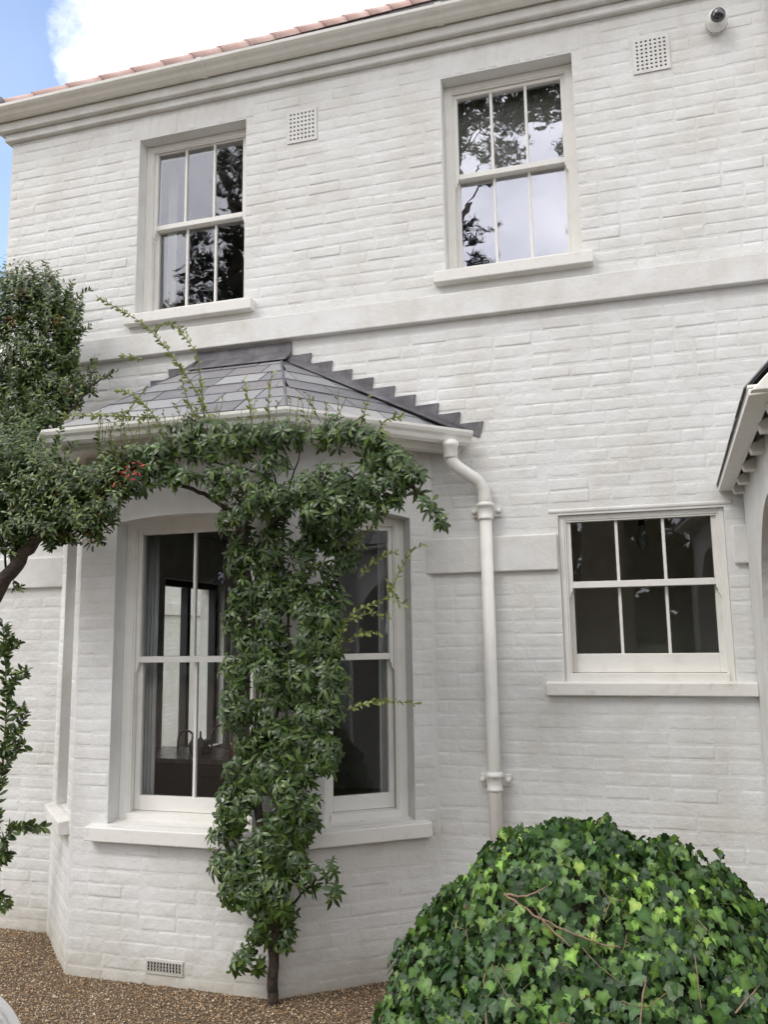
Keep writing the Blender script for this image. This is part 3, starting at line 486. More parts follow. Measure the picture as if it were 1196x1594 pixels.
sash_window(FA, OP_A, 0.105, 2, 0.963, 2.50, 1.752, M['glass'], M['glass'], 'tall bay window left of the climber', mf=0.060, sill=(0.13, 1.20, 0.748, 0.826, .062))
sash_window(FB, OP_B, 0.105, 1, 0.963, 2.50, 1.752, M['glass'], M['glass'], 'narrow bay window right of the climber', mf=0.060, sill=(0.16, 0.885, 0.748, 0.826, .062))
sash_window(FC, OP_CL, 0.07, 1, 0.963, 2.50, 1.752, M['glass'], M['glass'], 'bay window on the hidden left cant', mf=0.050, sill=(0.10, 0.72, 0.748, 0.826, .062))
# dark casement in the side wall
mb = MB(); o = OP_SIDE
for (a, b, c, e) in ((o['u0'], o['u0'] + .05, o['z0'], o['z1']), (o['u1'] - .05, o['u1'], o['z0'], o['z1']), (o['u0'] + .05, o['u1'] - .05, o['z0'], o['z0'] + .05), (o['u0'] + .05, o['u1'] - .05, o['z1'] - .06, o['z1']), ((o['u0'] + o['u1']) / 2 - .03, (o['u0'] + o['u1']) / 2 + .03, o['z0'] + .05, o['z1'] - .06)):
    mb.box(FL, a + .001, b - .001, -.20, -.12, c + .001, e - .001)
SW_ = obj('side_window', mb, M['dark'], HOUSE, 0.003, label='dark framed window at the back of the bay room')
mb = MB(); mb.box(FL, o['u0'] + .04, o['u1'] - .04, -.163, -.160, o['z0'] + .04, o['z1'] - .05); obj('pane', mb, M['glass'], SW_)

# lintel ledge lines over window beside porch
beam('lintel', F0, -0.40, 0.60, -0.02, 0.006, 2.556, 2.580, M['render'], bevel=.008)

# ---- vents
def vent(F, u0, u1, z0, z1, nx, nz, label, kind='square', hole=0.46):
    mb = MB(); d = 0.008
    e_ = .010 if kind == 'square' else 0; mb.box(F, u0 - e_, u1 + e_, -.02, .0025, z0 - e_, z1 + e_)
    V = obj('vent', mb, M['ironhole'], HOUSE, label=label)
    g = MB(); cw, ch = (u1 - u0) / nx, (z1 - z0) / nz
    if kind == 'square':
        hw, hh = cw * hole / 2, ch * hole / 2
        us = [u0 - .014]; zs = [z0 - .014]
        for i in range(nx): us += [u0 + cw * (i + .5) - hw, u0 + cw * (i + .5) + hw]
        for i in range(nz): zs += [z0 + ch * (i + .5) - hh, z0 + ch * (i + .5) + hh]
        us.append(u1 + .014); zs.append(z1 + .014)
        for i in range(len(us) - 1):
            for j in range(len(zs) - 1):
                if i % 2 and j % 2: continue
                g.box(F, us[i], us[i + 1], .0026, d, zs[j], zs[j + 1])
    else:
        # staggered lozenge lattice: wavy uprights with cross ties
        for i in range(nx + 1):
            for s in (-1, 1):
                pts = [F(u0 + cw * i + s * cw * .28 * math.sin(math.pi * 2 * t / 8 * 2), 0.006, z0 + (z1 - z0) * t / 8) for t in range(9)]
                g.tube(pts, 0.0028, 5)
        for zz in (z0, z1): g.box(F, u0 - .012, u1 + .012, -.006, d, zz - .006, zz + .006)
        for uu in (u0, u1): g.box(F, uu - .008, uu, -.006, d - .001, z0 + .006, z1 - .006) if uu == u0 else g.box(F, uu, uu + .008, -.006, d - .001, z0 + .006, z1 - .006)
    obj('grille', g, M['render'], V); return V
vent(F0, -2.025, -1.835, 5.205, 5.415, 7, 7, 'square perforated vent left of the upper right window')
vent(F0, 0.245, 0.430, 5.225, 5.430, 7, 8, 'square perforated vent below the camera')
vent(FA, 0.525, 0.735, 0.075, 0.138, 11, 3, 'slotted vent low on the bay', kind='loz')

# ---- bay roof
EL, EM = (-3.12, -0.84, 3.085), (-1.68, -0.84, 3.085); EW, EWL = (-0.866, 0.0, 3.055), (-3.93, 0.0, 3.055); TR_, TL_ = (-2.08, 0.0, 3.68), (-2.68, 0.0, 3.68)
mb = MB(); mb.add([EL, EM, EW, EWL, TR_, TL_, up(EL, -.06), up(EM, -.06), up(EW, -.06), up(EWL, -.06)], [(0, 1, 4, 5), (1, 2, 4), (3, 0, 5), (6, 7, 1, 0), (7, 8, 2, 1), (9, 6, 0, 3), (9, 8, 7, 6)])
BROOF = obj('bay_roof', mb, M['dark'], HOUSE, label='hipped grey slate roof of the bay')
slate_rows(up(EL, .003), up(EM, .003), up(TR_, .003), up(TL_, .003), 6, 0.27, BROOF, seed=11)
slate_rows(up(EM, .003), up(EW, .003), up(TR_, .003), up(TR_, .003), 6, 0.29, BROOF, seed=12)
slate_rows(up(EWL, .003), up(EL, .003), up(TL_, .003), up(TL_, .003), 6, 0.29, BROOF, seed=13)
mb = MB(); mb.tube([up(EM, .012), up(TR_, .018)], 0.009, 6); obj('hip_roll', mb, M['lead'], BROOF); mb = MB(); mb.tube([up(EL, .012), up(TL_, .018)], 0.009, 6); obj('hip_roll', mb, M['lead'], BROOF)
rl = lambda x: 3.055 + (x + 0.866) * (3.68 - 3.055) / (-2.08 + 0.866)
for side in (0, 1):
    for i in range(9):
        xr = -0.752 - 0.138 * i; zt_ = 3.136 + 0.0689 * i; xl = xr - 0.235
        jit = random.uniform(-.006, .006)
        pts = [(xr + jit, zt_ + .004), (xl, zt_ - .004), (xl, max(rl(xl) + .0, zt_ - .10)), (xr - .012 + jit, max(rl(xr) - .02, zt_ - .088))]
        if i == 0: pts[3] = (xr - .03, zt_ - .095)
        if side: pts = [(-4.76 - x, z) for x, z in pts]
        d = 0.012 + 0.0015 * (i % 2); mb = MB(); mb.add([(x, -d, z) for x, z in pts] + [(x, 0.004, z) for x, z in pts], [(0, 1, 2, 3), (7, 6, 5, 4), (0, 4, 5, 1), (1, 5, 6, 2), (2, 6, 7, 3), (3, 7, 4, 0)])
        obj('lead_step', mb, M['lead'], BROOF, 0.003)
for pa, pb in ((EW, TR_), (EWL, TL_)):
    mb = MB(); a, b = Vector(pa), Vector(pb); s = 1 if pa is EW else -1
    def off(P, o, h): return (P.x, P.y - o, P.z + h)
    vs = [off(a, -.004, .06), off(a, .03, .035), off(a, .10, -.02 + .03), off(b, -.004, .06), off(b, .03, .045), off(b, .09, -.01)]
    mb.add(vs + [(x, y, z - .012) for x, y, z in vs], [(0, 1, 4, 3), (1, 2, 5, 4), (6, 9, 10, 7), (7, 10, 11, 8), (0, 6, 7, 1), (1, 7, 8, 2), (3, 4, 10, 9), (4, 5, 11, 10), (2, 8, 11, 5)], True); obj('lead_soaker', mb, M['lead'], BROOF)
mb = MB(); pr = [(0.0, .085), (.012, .085), (.016, .02), (.05, -.012), (.115, -.062), (.115, -.072), (.045, -.03), (0.0, -.02)]
xa, xb = -2.70, -2.00
mb.add([(xa, -o, 3.70 + h) for o, h in pr] + [(xb, -o, 3.70 + h) for o, h in pr], [(j, (j + 1) % 8, 8 + (j + 1) % 8, 8 + j) for j in range(8)] + [tuple(range(8))[::-1], tuple(range(8, 16))]); obj('lead_apron', mb, M['lead'], BROOF, 0.004)
# gutter, fascia and soffit round the bay
GP = [(-3.95, 0.02, 0), (-3.12, -0.84, 0), (-1.68, -0.84, 0), (-0.875, -0.015, 0)]
sweep('bay_fascia', GP, [(-0.10, 2.955), (-0.035, 2.955), (-0.025, 2.975), (-0.005, 2.985), (-0.005, 3.05), (-0.10, 3.05)], M['wood'])
sweep('soffit', GP, [(-0.40, 2.975), (-0.09, 2.975), (-0.09, 2.99), (-0.40, 2.99)], M['wood'])
bg = [(0.0, 3.055), (0.0, 3.0), (0.010, 2.985), (0.045, 2.983), (0.062, 2.998), (0.072, 3.02), (0.088, 3.035), (0.096, 3.052), (0.096, 3.068), (0.088, 3.068), (0.084, 3.05), (0.066, 3.034), (0.052, 3.004), (0.012, 2.995), (0.008, 3.055)]
G2 = sweep('bay_gutter', GP, bg, M['wood'], label='white ogee gutter round the bay')
# downpipe with swan neck
P0 = Vector((-0.925, -0.165, 3.0))
mb = MB(); mb.tube([(-0.93, -0.165, 3.0), (-0.93, -0.165, 2.925), (-0.925, -0.16, 2.88), (-0.90, -0.145, 2.845), (-0.84, -0.115, 2.80), (-0.79, -0.085, 2.765), (-0.760, -0.066, 2.72), (-0.752, -0.062, 2.66), (-0.752, -0.062, 2.60)], 0.037, 16)
DP = obj('downpipe', mb, M['wood'], HOUSE, label='white round downpipe with a swan neck beside the bay')
def pipe(a, b, r, name, par):
    mb = MB(); mb.tube([a, b], r, 18); return obj(name, mb, M['wood'], par)
pipe((-0.752, -0.062, 2.60), (-0.748, -0.062, 0.0), 0.0365, 'pipe_length', DP)
def collar(x, z, rad=0.037, ears=True):
    mb = MB(); c = lambda dz, rr: ((x, -.062, z + dz), rr)
    prof = [(-.055, rad + .001), (-.050, rad + .009), (-.040, rad + .010), (-.035, rad + .005), (.02, rad + .006), (.025, rad + .014), (.035, rad + .015), (.045, rad + .010), (.05, rad + .001)]
    mb.tube([(x, -.062, z + dz) for dz, _ in prof], [rr for _, rr in prof], 18)
    if ears:
        mb.box(F0, x - .085, x + .085, -.002, .022, z - .03, z + .03)
    o = obj('pipe_collar', mb, M['wood'], DP)
    if ears:
        for s in (-1, 1):
            b = MB(); b.tube([(x + s * .072, -.018, z), (x + s * .072, -.045, z)], [.017, .013], 10); obj('bolt', b, M['wood'], DP)
collar(-0.752, 2.585); collar(-0.749, 1.06)
mb = MB(); mb.tube([(-0.93, -.165, 2.99), (-0.93, -.165, 2.96), (-.93, -.165, 2.955), (-.93, -.165, 2.90), (-.93, -.165, 2.89)], [.05, .048, .043, .042, .038], 16); obj('gutter_outlet', mb, M['wood'], DP)
# rainwater pipe on the far right of the front
mb = MB(); mb.tube([(1.035, -.05, 5.75), (1.035, -.05, 3.97)], 0.036, 14); obj('downpipe', mb, M['wood'], HOUSE, label='white downpipe at the top right edge')

# ---- rooms behind the glass
def room(x0, x1, y0, y1, z0, z1, m, name='room'):
    mb = MB(); v = [(x, y, z) for z in (z0, z1) for y in (y0, y1) for x in (x0, x1)]
    mb.add([v[2], v[3], v[7], v[6]], [(3, 2, 1, 0)]); mb.add([v[4], v[5], v[7], v[6]], [(3, 2, 1, 0)])
    mb.add([v[1], v[3], v[7], v[5]], [(0, 1, 2, 3)]); obj(name + '_wall', mb, m, HOUSE)
    f = MB(); f.add([v[0], v[1], v[3], v[2]], [(0, 1, 2, 3)]); obj(name + '_floor', f, M['floorwood'], HOUSE); return v
room(-4.02, -1.0, 0.305, 4.6, 0.12, 2.86, M['roomwall'], 'kitchen')
room(-0.98, 1.4, 0.305, 1.75, 0.12, 2.86, M['roomwarm'], 'hall')
mb = MB(); mb.box(F0, -0.99, -0.981, -1.75, -.305, 0.12, 2.86); obj('hall_wall', mb, M['roomwarm'], HOUSE)
mb = MB(); mb.add([(-3.7, 0.3, 0.115), (-1.1, 0.3, 0.115), (-1.9, -0.4, 0.115), (-3.1, -0.4, 0.115)], [(0, 1, 2, 3)]); mb.add([(-3.7, 0.3, 2.8), (-1.1, 0.3, 2.8), (-1.9, -0.4, 2.8), (-3.1, -0.4, 2.8)], [(3, 2, 1, 0)]); obj('bay_lining', mb, M['roomwall'], HOUSE)
room(-4.02, -1.6, 0.305, 4.0, 3.2, 5.6, M['roomwall'], 'left_bedroom'); room(-1.58, 1.4, 0.305, 4.0, 3.2, 5.6, M['roomwall'], 'right_bedroom')
mb = MB(); mb.box(F0, -1.592, -1.581, -4.0, -.305, 3.2, 5.6); obj('bedroom_wall', mb, M['roomwall'], HOUSE)
mb = MB(); mb.box(F0, -4.3, 3.5, -6.9, -6.6, -.1, 5.8); mb.box(F0, 3.3, 3.59, -6.6, -.31, -.1, 5.8); obj('rear_wall', mb, M['paint'], HOUSE)

# ---- porch (skewed a few degrees to the front)
PORCH = thing('porch', 'white porch at the right edge with an arched side opening and slate roof', 'porch', (0.9, -0.9, 0))
PF = Fr(0.655, 0.0, -93.1); PL = 1.95
w_p = wall_panel(PF, 0.012, PL, -0.1, 2.80, [dict(u0=0.57, u1=1.75, z0=-0.1, z1=2.43, rise=0.59, round=True)], 0.24, 'side_wall', parent=PORCH)
mb = MB(); FP2 = Fr(0.655 + PF.N[0] * 0 + PF.U[0] * PL, PF.U[1] * PL, -3.1)
wall_panel(FP2, 0.0, 1.9, -0.1, 2.80, [dict(u0=0.45, u1=1.45, z0=-0.1, z1=2.45, rise=0.5, round=True)], 0.24, 'front_wall', parent=PORCH)
wall_panel(Fr(2.5, -1.95, 87), 0.0, 1.93, -0.1, 2.80, [], 0.24, 'side_wall', parent=PORCH)
def PP(off, along, z): return (0.655 + PF.U[0] * along + PF.N[0] * off, PF.U[1] * along + PF.N[1] * off, z)
for (nm, o0, o1, z0_, z1_, m_) in (('eaves_board', 0.050, 0.122, 2.628, 2.652, M['wood']), ('verge_strip', 0.090, 0.124, 2.6525, 2.666, M['wood'])):
    mb = MB(); c = [PP(o, a, z) for z in (z0_, z1_) for a in (0.006, 1.99) for o in (o0, o1)]
    mb.add(c, [(0, 1, 3, 2), (4, 6, 7, 5), (0, 4, 5, 1), (2, 3, 7, 6), (1, 5, 7, 3), (0, 2, 6, 4)]); obj(nm, mb, m_, PORCH, 0.004)
for a in (0.09, 0.40, 0.76, 1.15, 1.55, 1.85):      # rafter feet
    mb = MB(); c = [PP(-.02, a - .035, 2.668), PP(-.02, a + .035, 2.668), PP(0.062, a + .035, 2.635), PP(0.062, a - .035, 2.635), PP(-.02, a - .035, 2.60), PP(-.02, a + .035, 2.60), PP(0.049, a + .035, 2.60), PP(0.049, a - .035, 2.60)]
    mb.add(c, [(0, 1, 2, 3), (4, 7, 6, 5), (0, 4, 5, 1), (1, 5, 6, 2), (2, 6, 7, 3), (3, 7, 4, 0)]); obj('rafter_foot', mb, M['wood'], PORCH, 0.003)
RX = 1.55
mb = MB()
pa, pb = PP(0.126, 0.006, 2.656), PP(0.126, 1.955, 2.656); ra, rbb = (RX, -0.006, 3.72), (RX - .1, -2.10, 3.72); ca, cb = (2.62, -0.006, 2.667), (2.5, -2.10, 2.667)
mb.add([pa, pb, rbb, ra, ca, cb] + [up(p, .006) for p in (pa, pb, rbb, ra, ca, cb)], [(0, 1, 2, 3), (3, 2, 5, 4), (9, 8, 7, 6), (10, 11, 8, 9), (0, 6, 7, 1), (1, 7, 8, 2), (2, 8, 11, 5), (5, 11, 10, 4)]); PRF = obj('roof', mb, M['dark'], PORCH)
slate_rows(up(pa, .007), up(pb, .007), up(rbb, .007), up(ra, .007), 8, 0.26, PRF, seed=21, lf=.35, th=.005); slate_rows(up(ca, .014), up(cb, .014), up(rbb, .014), up(ra, .014), 8, 0.26, PRF, mode='joined', seed=22)
# gable boards at the front of the porch
mb = MB(); q = [PP(0.122, 1.99, 2.63), (RX - .09, -2.08, 3.69), (RX - .09, -2.08, 3.55), PP(0.02, 1.99, 2.63)]
q = [(x, -2.04, z) for x, y, z in q]; mb.add(q + [(x, -2.0, z) for x, y, z in q], [(0, 1, 2, 3), (7, 6, 5, 4), (0, 4, 5, 1), (1, 5, 6, 2), (2, 6, 7, 3), (3, 7, 4, 0)]); obj('gable_board', mb, M['wood'], PORCH, 0.004)
mb = MB(); mb.add([(0.56, -1.96, 2.80), (2.5, -1.96, 2.80), (RX - .05, -1.96, 3.68), (0.56, -1.80, 2.80), (2.5, -1.80, 2.80), (RX - .05, -1.80, 3.68)], [(0, 1, 2), (5, 4, 3), (0, 3, 4, 1), (1, 4, 5, 2), (2, 5, 3, 0)]); obj('gable_wall', mb, M['paint'], PORCH)

# ---- the brick wing seen through the room
WING = thing('brick_wing', 'white brick wing seen through the bay window and the room', 'outbuilding', (-7.3, 7.0, 0))
FW = Fr(-7.2, 4.6, 90); w_w = wall_panel(FW, 0, 5.2, -0.1, 3.6, [], 0.25, 'wall', parent=WING)
mb = MB(); mb.box(FW, 0, 5.2, -.05, .05, 2.24, 2.44); obj('string_course', mb, M['render'], WING, 0.006)
lay(FW, 0.0, 5.19, 0.0, 3.55, [(0, 5.2, 2.23, 2.45)], w_w, 31)
flush_bricks(300)

# ------------------------------------------------------------ security camera
CAMT = thing('security_camera', 'round white security camera with a black dome high on the wall', 'security camera', (0.712, 0, 5.43))
mb = MB(); ax = Vector((0.0, -1, -0.10)).normalized(); b0 = Vector((0.712, 0.004, 5.425))
mb.tube([b0, b0 + ax * .012, b0 + ax * .016, b0 + ax * .075, b0 + ax * .095, b0 + ax * .108, b0 + ax * .112], [.056, .058, .060, .061, .058, .050, .042], 28); obj('housing', mb, M['plastic'], CAMT)
mb = MB(); c0 = b0 + ax * .106; mb.tube([c0 + ax * (.046 * math.sin(a)) for a in [i * math.pi / 16 for i in range(9)]], [max(.0015, .043 * math.cos(a)) for a in [i * math.pi / 16 for i in range(9)]], 24); obj('dome', mb, M['domeglass'], CAMT)
mb = MB(); mb.tube([b0 + ax * .036, b0 + ax * .039], [.0617, .0617], 28); obj('seam_ring', mb, M['black'], CAMT)
for sx in (-.042, .042):
    mb = MB(); p = b0 + ax * .1 + Vector((sx, 0, -.024)); mb.tube([p, p + ax * .006], .003, 6); obj('screw', mb, M['black'], CAMT)

# ------------------------------------------------------------ inside the bay room
def world_box(mb, x0, x1, y0, y1, z0, z1): mb.box(F0, x0, x1, -y1, -y0, z0, z1)
IS = thing('kitchen_counter', 'charcoal kitchen counter seen through the left bay window', 'counter', (-3.2, 1.25, 0.12))
mb = MB(); world_box(mb, -3.98, -2.55, 0.98, 1.55, 0.12, 0.93); obj('cabinet', mb, M['charcoal'], IS, .004)
mb = MB(); world_box(mb, -4.0, -2.52, 0.95, 1.58, 0.9315, 0.965); obj('worktop', mb, M['worktop'], IS, .004)
for x0, x1 in ((-3.97, -3.72), (-3.71, -3.18), (-3.17, -2.56)):
    mb = MB(); world_box(mb, x0 + .004, x1 - .004, 0.962, 0.979, 0.18, 0.91); d = obj('door', mb, M['charcoal'], IS, .003)
    mb = MB(); world_box(mb, x0 + .06, x0 + .20, 0.945, 0.961, 0.84, 0.852); obj('handle', mb, M['chrome'], d)
for i, (x, h, r, lab) in enumerate(((-3.50, .15, .075, 'smaller arched chrome tap on the counter'), (-3.17, .20, .10, 'larger arched chrome tap on the counter'))):
    pts = [(x - r, 1.38, 0.965), (x - r, 1.38, .965 + h * .55)] + [(x - r * math.cos(a), 1.38, .965 + h * .55 + r * math.sin(a)) for a in [math.pi * k / 10 for k in range(1, 11)]] + [(x + r, 1.38, .965 + h * .35)]
    mb = MB(); mb.tube(pts, .0085, 10); tag(obj('tap', mb, M['chrome']), lab, 'tap')
def bottle(x, y, h, r, m, nm, lab, cat):
    mb = MB(); mb.tube([(x, y, .9655 + dz * h) for dz in (0, .02, .55, .7, .74, .96, 1)], [r * .9, r, r, r * .55, r * .32, r * .32, r * .3], 12); return tag(obj(nm, mb, m), lab, cat)
bottle(-3.40, 1.30, .13, .025, M['glassware'], 'bottle', 'pale squat bottle under the smaller tap', 'bottle'); bottle(-3.30, 1.25, .17, .026, M['glassware'], 'bottle', 'tall grey bottle between the two taps', 'bottle')
bottle(-3.00, 1.22, .15, .032, M['pink'], 'soap_bottle', 'soap bottle with a pink label by the larger tap', 'bottle'); bottle(-3.22, 1.2, .09, .04, M['black'], 'mug', 'black mug on the counter', 'mug')
# curtains and blinds
def curtain(F, u0, u1, d, z0, z1, lab, m, n=7, nm='curtain', cat='curtain'):
    mb = MB(); k = n * 6; vs = []
    for s in (0, .004):
        for z in (z0, z1):
            for i in range(k + 1): vs.append(F(u0 + (u1 - u0) * i / k, d - s + .014 * math.sin(i / 6 * 2 * math.pi) * (1 if n > 1 else 0), z))
    w = k + 1; fcs = []
    for i in range(k): fcs += [(i, i + 1, w + i + 1, w + i), (3 * w + i, 3 * w + i + 1, 2 * w + i + 1, 2 * w + i), (w + i, w + i + 1, 3 * w + i + 1, 3 * w + i)]
    mb.add(vs, fcs, True); return tag(obj(nm, mb, m), lab, cat)
curtain(FA, 0.25, 0.345, -0.31, 0.90, 2.62, 'pale grey curtain at the left of the left bay window', M['curtain'], 4)
curtain(FB, 0.70, 0.79, -0.30, 0.85, 2.6, 'pale curtain at the right of the right bay window', M['curtain'], 3)
curtain(F0, -3.16, -3.09, -0.36, 4.12, 5.5, 'cream curtain at the left of the upper left window', M['cream'], 4)
curtain(FL, 3.70, 3.92, -0.34, 0.2, 2.55, 'grey curtain beside the dark framed window inside', M['curtain'], 4)
curtain(F0, -0.955, -0.14, -0.236, 4.83, 5.44, 'pale roller blind behind the upper right sash', M['cream'], 1, 'roller_blind', 'blind')
# cushion on a seat below the bay window
mb = MB(); nx = 10
for s in (-1, 1):
    vs = []
    for j in range(nx + 1):
        for i in range(nx + 1):
            x, z = -1 + 2 * i / nx, -1 + 2 * j / nx; th_ = .05 * max(0, (1 - x ** 4) * (1 - z ** 4)) ** .6; pin = 1 - .10 * (1 - abs(x)) * abs(z) - 0
            vs.append((-3.30 + x * .17 * (1 - .08 * (1 - z * z)), 0.45 + s * th_ + .03 * z, 0.60 + z * .15 * (1 - .10 * (1 - x * x)) + .03))
    mb.add(vs, [(j * (nx + 1) + i, j * (nx + 1) + i + 1, (j + 1) * (nx + 1) + i + 1, (j + 1) * (nx + 1) + i) for j in range(nx) for i in range(nx)], True)
tag(obj('cushion', mb, M['fabric']), 'tan patterned cushion behind the left bay window', 'cushion')
BEN = thing('window_seat', 'low charcoal seat under the cushion inside the bay', 'seat', (-3.2, 0.55, 0.12))
mb = MB(); world_box(mb, -3.65, -1.5, 0.34, 0.80, 0.12, 0.44); obj('base', mb, M['charcoal'], BEN, .005); mb = MB(); world_box(mb, -3.64, -1.51, 0.35, 0.79, 0.4405, 0.478); obj('seat', mb, M['charcoal'], BEN, .008)
PEN = thing('pendant_lamp', 'unlit bare bulb hanging inside the window beside the porch', 'lamp', (0.14, 0.9, 2.86))
mb = MB(); mb.tube([(0.14, .9, 2.86), (0.14, .9, 2.64)], .004, 6); obj('flex', mb, M['black'], PEN); mb = MB(); mb.tube([(0.14, .9, 2.64), (0.14, .9, 2.57)], [.018, .022], 10); obj('lamp_holder', mb, M['black'], PEN)
mb = MB(); mb.tube([(0.14, .9, 2.57), (.14, .9, 2.54), (.14, .9, 2.50), (.14, .9, 2.45), (.14, .9, 2.42), (.14, .9, 2.41)], [.014, .024, .036, .036, .02, .004], 14); obj('bulb', mb, M['glassware'], PEN)

# ------------------------------------------------------------ leaves
def leaf_mesh(l, w, seed, cols, droop=0.35, fold=0.25):
    r = random.Random(seed); c = r.choice(cols); kf = r.uniform(.7, 1.35); c = tuple(x * kf for x in c); d = droop * r.uniform(.6, 1.5)
    vs = [(0, 0, 0)]; pr = [(.3, .85), (.62, 1.0), (.86, .55)]
    for t, ww in pr:
        y = l * t; z = -d * l * t * t
        vs += [(-w / 2 * ww, y, z + fold * w * .5 * ww), (0, y, z), (w / 2 * ww, y, z + fold * w * .5 * ww)]
    vs.append((0, l, -d * l)); fs = [(0, 2, 1), (0, 3, 2)]
    for k in (0, 1): a = 1 + 3 * k; fs += [(a, a + 1, a + 4, a + 3), (a + 1, a + 2, a + 5, a + 4)]
    fs += [(7, 8, 10), (8, 9, 10)]
    return vs, fs, c
def ivy_mesh(sz, seed, cols):
    r = random.Random(seed); c = r.choice(cols); kf = r.uniform(.65, 1.4); c = tuple(x * kf for x in c)
    base = r.choice([[(0, .02), (.18, -.12), (.40, -.08), (.36, .10), (.58, .34), (.30, .42), (.17, .62), (.07, .85), (0, 1.04)], [(0, .02), (.22, -.10), (.42, .04), (.40, .20), (.50, .42), (.28, .50), (.18, .70), (.08, .86), (0, 1.0)], [(0, .03), (.15, -.06), (.34, .0), (.42, .16), (.40, .34), (.30, .52), (.18, .72), (.08, .88), (0, .98)]])
    n1 = r.uniform(.85, 1.1); out = [(x * n1 * r.uniform(.93, 1.07), y * r.uniform(.95, 1.05)) for x, y in base]; left = [(-x * r.uniform(.9, 1.1), y) for x, y in out[1:-1]][::-1]
    pts = out + left; cup = r.uniform(-.25, .55); vs = [(0, .28 * sz, 0.0)]
    for x, y in pts: vs.append((x * sz, y * sz, sz * (cup * abs(x) ** 1.2 - .25 * (y - .3) ** 2 * (1 if y > .3 else .5) + r.uniform(-.03, .03))))
    n = len(pts); fs = [(0, 1 + i, 1 + (i + 1) % n) for i in range(n)]
    return vs, fs, c
DARK = [(.032, .066, .011), (.041, .082, .013), (.058, .105, .017), (.022, .046, .009), (.048, .092, .015), (.085, .135, .025)]
YOUNG = [(.20, .24, .055), (.25, .27, .07), (.16, .21, .05)]
OLIVE = [(.046, .082, .018), (.066, .110, .024), (.10, .15, .034), (.032, .058, .016), (.17, .22, .06), (.052, .092, .026)]
IVY = [(.028, .066, .015), (.042, .090, .018), (.062, .120, .022), (.018, .042, .012), (.030, .066, .020), (.092, .155, .030), (.016, .038, .012), (.024, .056, .016)]
LIME = [(.15, .27, .045), (.19, .31, .06), (.12, .22, .04)]
def vset(kind):
    if kind == 'vine': return [leaf_mesh(.051, .0180, i, DARK, .55) for i in range(30)]
    if kind == 'young': return [leaf_mesh(.034, .012, 100 + i, YOUNG, .1) for i in range(10)]
    if kind == 'pyr': return [leaf_mesh(.048, .0165, 200 + i, OLIVE, .2) for i in range(24)]
    if kind == 'ivy': return [ivy_mesh(.066, 300 + i, IVY) for i in range(30)]
    if kind == 'dead': return [ivy_mesh(.062, 500 + i, [(.16, .10, .055), (.11, .07, .04)]) for i in range(6)]
    if kind == 'lime': return [ivy_mesh(.046, 400 + i, LIME) for i in range(10)]
VS = {k: vset(k) for k in ('vine', 'young', 'pyr', 'ivy', 'lime', 'dead')}
ME = {}
def vcol(kind, c, n):
    if kind in ('ivy', 'lime'): return [tuple(min(.6, x * 1.9) for x in c)] + [c] * (n - 1)
    return [c] * n
def leafm(kind, i):
    if (kind, i) not in ME:
        vs, fs, c = VS[kind][i]; mb = MB(); mb.add(vs, fs, True, c); mb.c = vcol(kind, c, len(vs)); ME[(kind, i)] = to_mesh('leaf', mb, M['ivyleaf'] if kind in ('ivy', 'lime', 'dead') else M['leaf'])
    return ME[(kind, i)]
def basis(dirv, nrm):      # leaf y axis along dirv, z axis near nrm
    y = dirv.normalized(); z = nrm - y * nrm.dot(y)
    if z.length < 1e-3: z = Vector((0, 0, 1)) - y * y.z
    z.normalize(); x = y.cross(z); return Matrix((x, y, z)).transposed()
def emit_leaves(root, leaves, m, limit=300):
    # leaves: (pos, Matrix3, scale, kind, variant)
    sc = []
    for k, (p, B, s, kd, vi) in enumerate(leaves):
        q = proj(p); v = 0
        if q and 8 < q[0] < 1188 and 8 < q[1] < 1586: v = s * VSZ[kd] / q[2] ** 3 * max(.15, abs((B.col[2]).dot((CPOS - p).normalized())))
        sc.append((-v, k))
    sc.sort(); ch = {k for _, k in sc[:limit]}
    mb = MB(); V = []; Fc = []; Cc = []; off = 0
    for k, (p, B, s, kd, vi) in enumerate(leaves):
        if k in ch: inst('leaf', leafm(kd, vi), p, B.to_quaternion(), (s, s, s), root)
        else:
            vs, fs, c = VS[kd][vi]; a = np.array(vs) @ np.array(B).T * s + np.array(p); V.append(a); Fc += [tuple(i + off for i in f) for f in fs]; Cc += vcol(kd, c, len(vs)); off += len(vs)
    V = np.concatenate(V); mb.v = [tuple(x) for x in V.tolist()]; mb.f = Fc; mb.sm = [True] * len(Fc); mb.c = Cc
    obj('foliage', mb, m, root, kind='stuff')
VSZ = {'vine': .056, 'young': .034, 'pyr': .044, 'ivy': .066, 'lime': .046, 'dead': .05}
def rosette(out, p, axis, rr, kind, n, spread=1.1, sc=1.0):
    axis = axis.normalized(); t = axis.orthogonal().normalized(); b = axis.cross(t); a0 = rr.uniform(0, 6.28)
    for i in range(n):
        a = a0 + 6.283 * i / n + rr.uniform(-.3, .3); el = rr.uniform(.1, .75)
        d = (t * math.cos(a) + b * math.sin(a)) * spread + axis * el; d.z -= .25
        s = sc * rr.uniform(.7, 1.15)
        out.append((p + axis * rr.uniform(-.012, .012), basis(d, axis + d * -.2), s, kind, rr.randrange(len(VS[kind]))))
def sph(rr):
    while True:
        v = Vector((rr.uniform(-1, 1), rr.uniform(-1, 1), rr.uniform(-1, 1)))
        if .05 < v.length < 1: return v
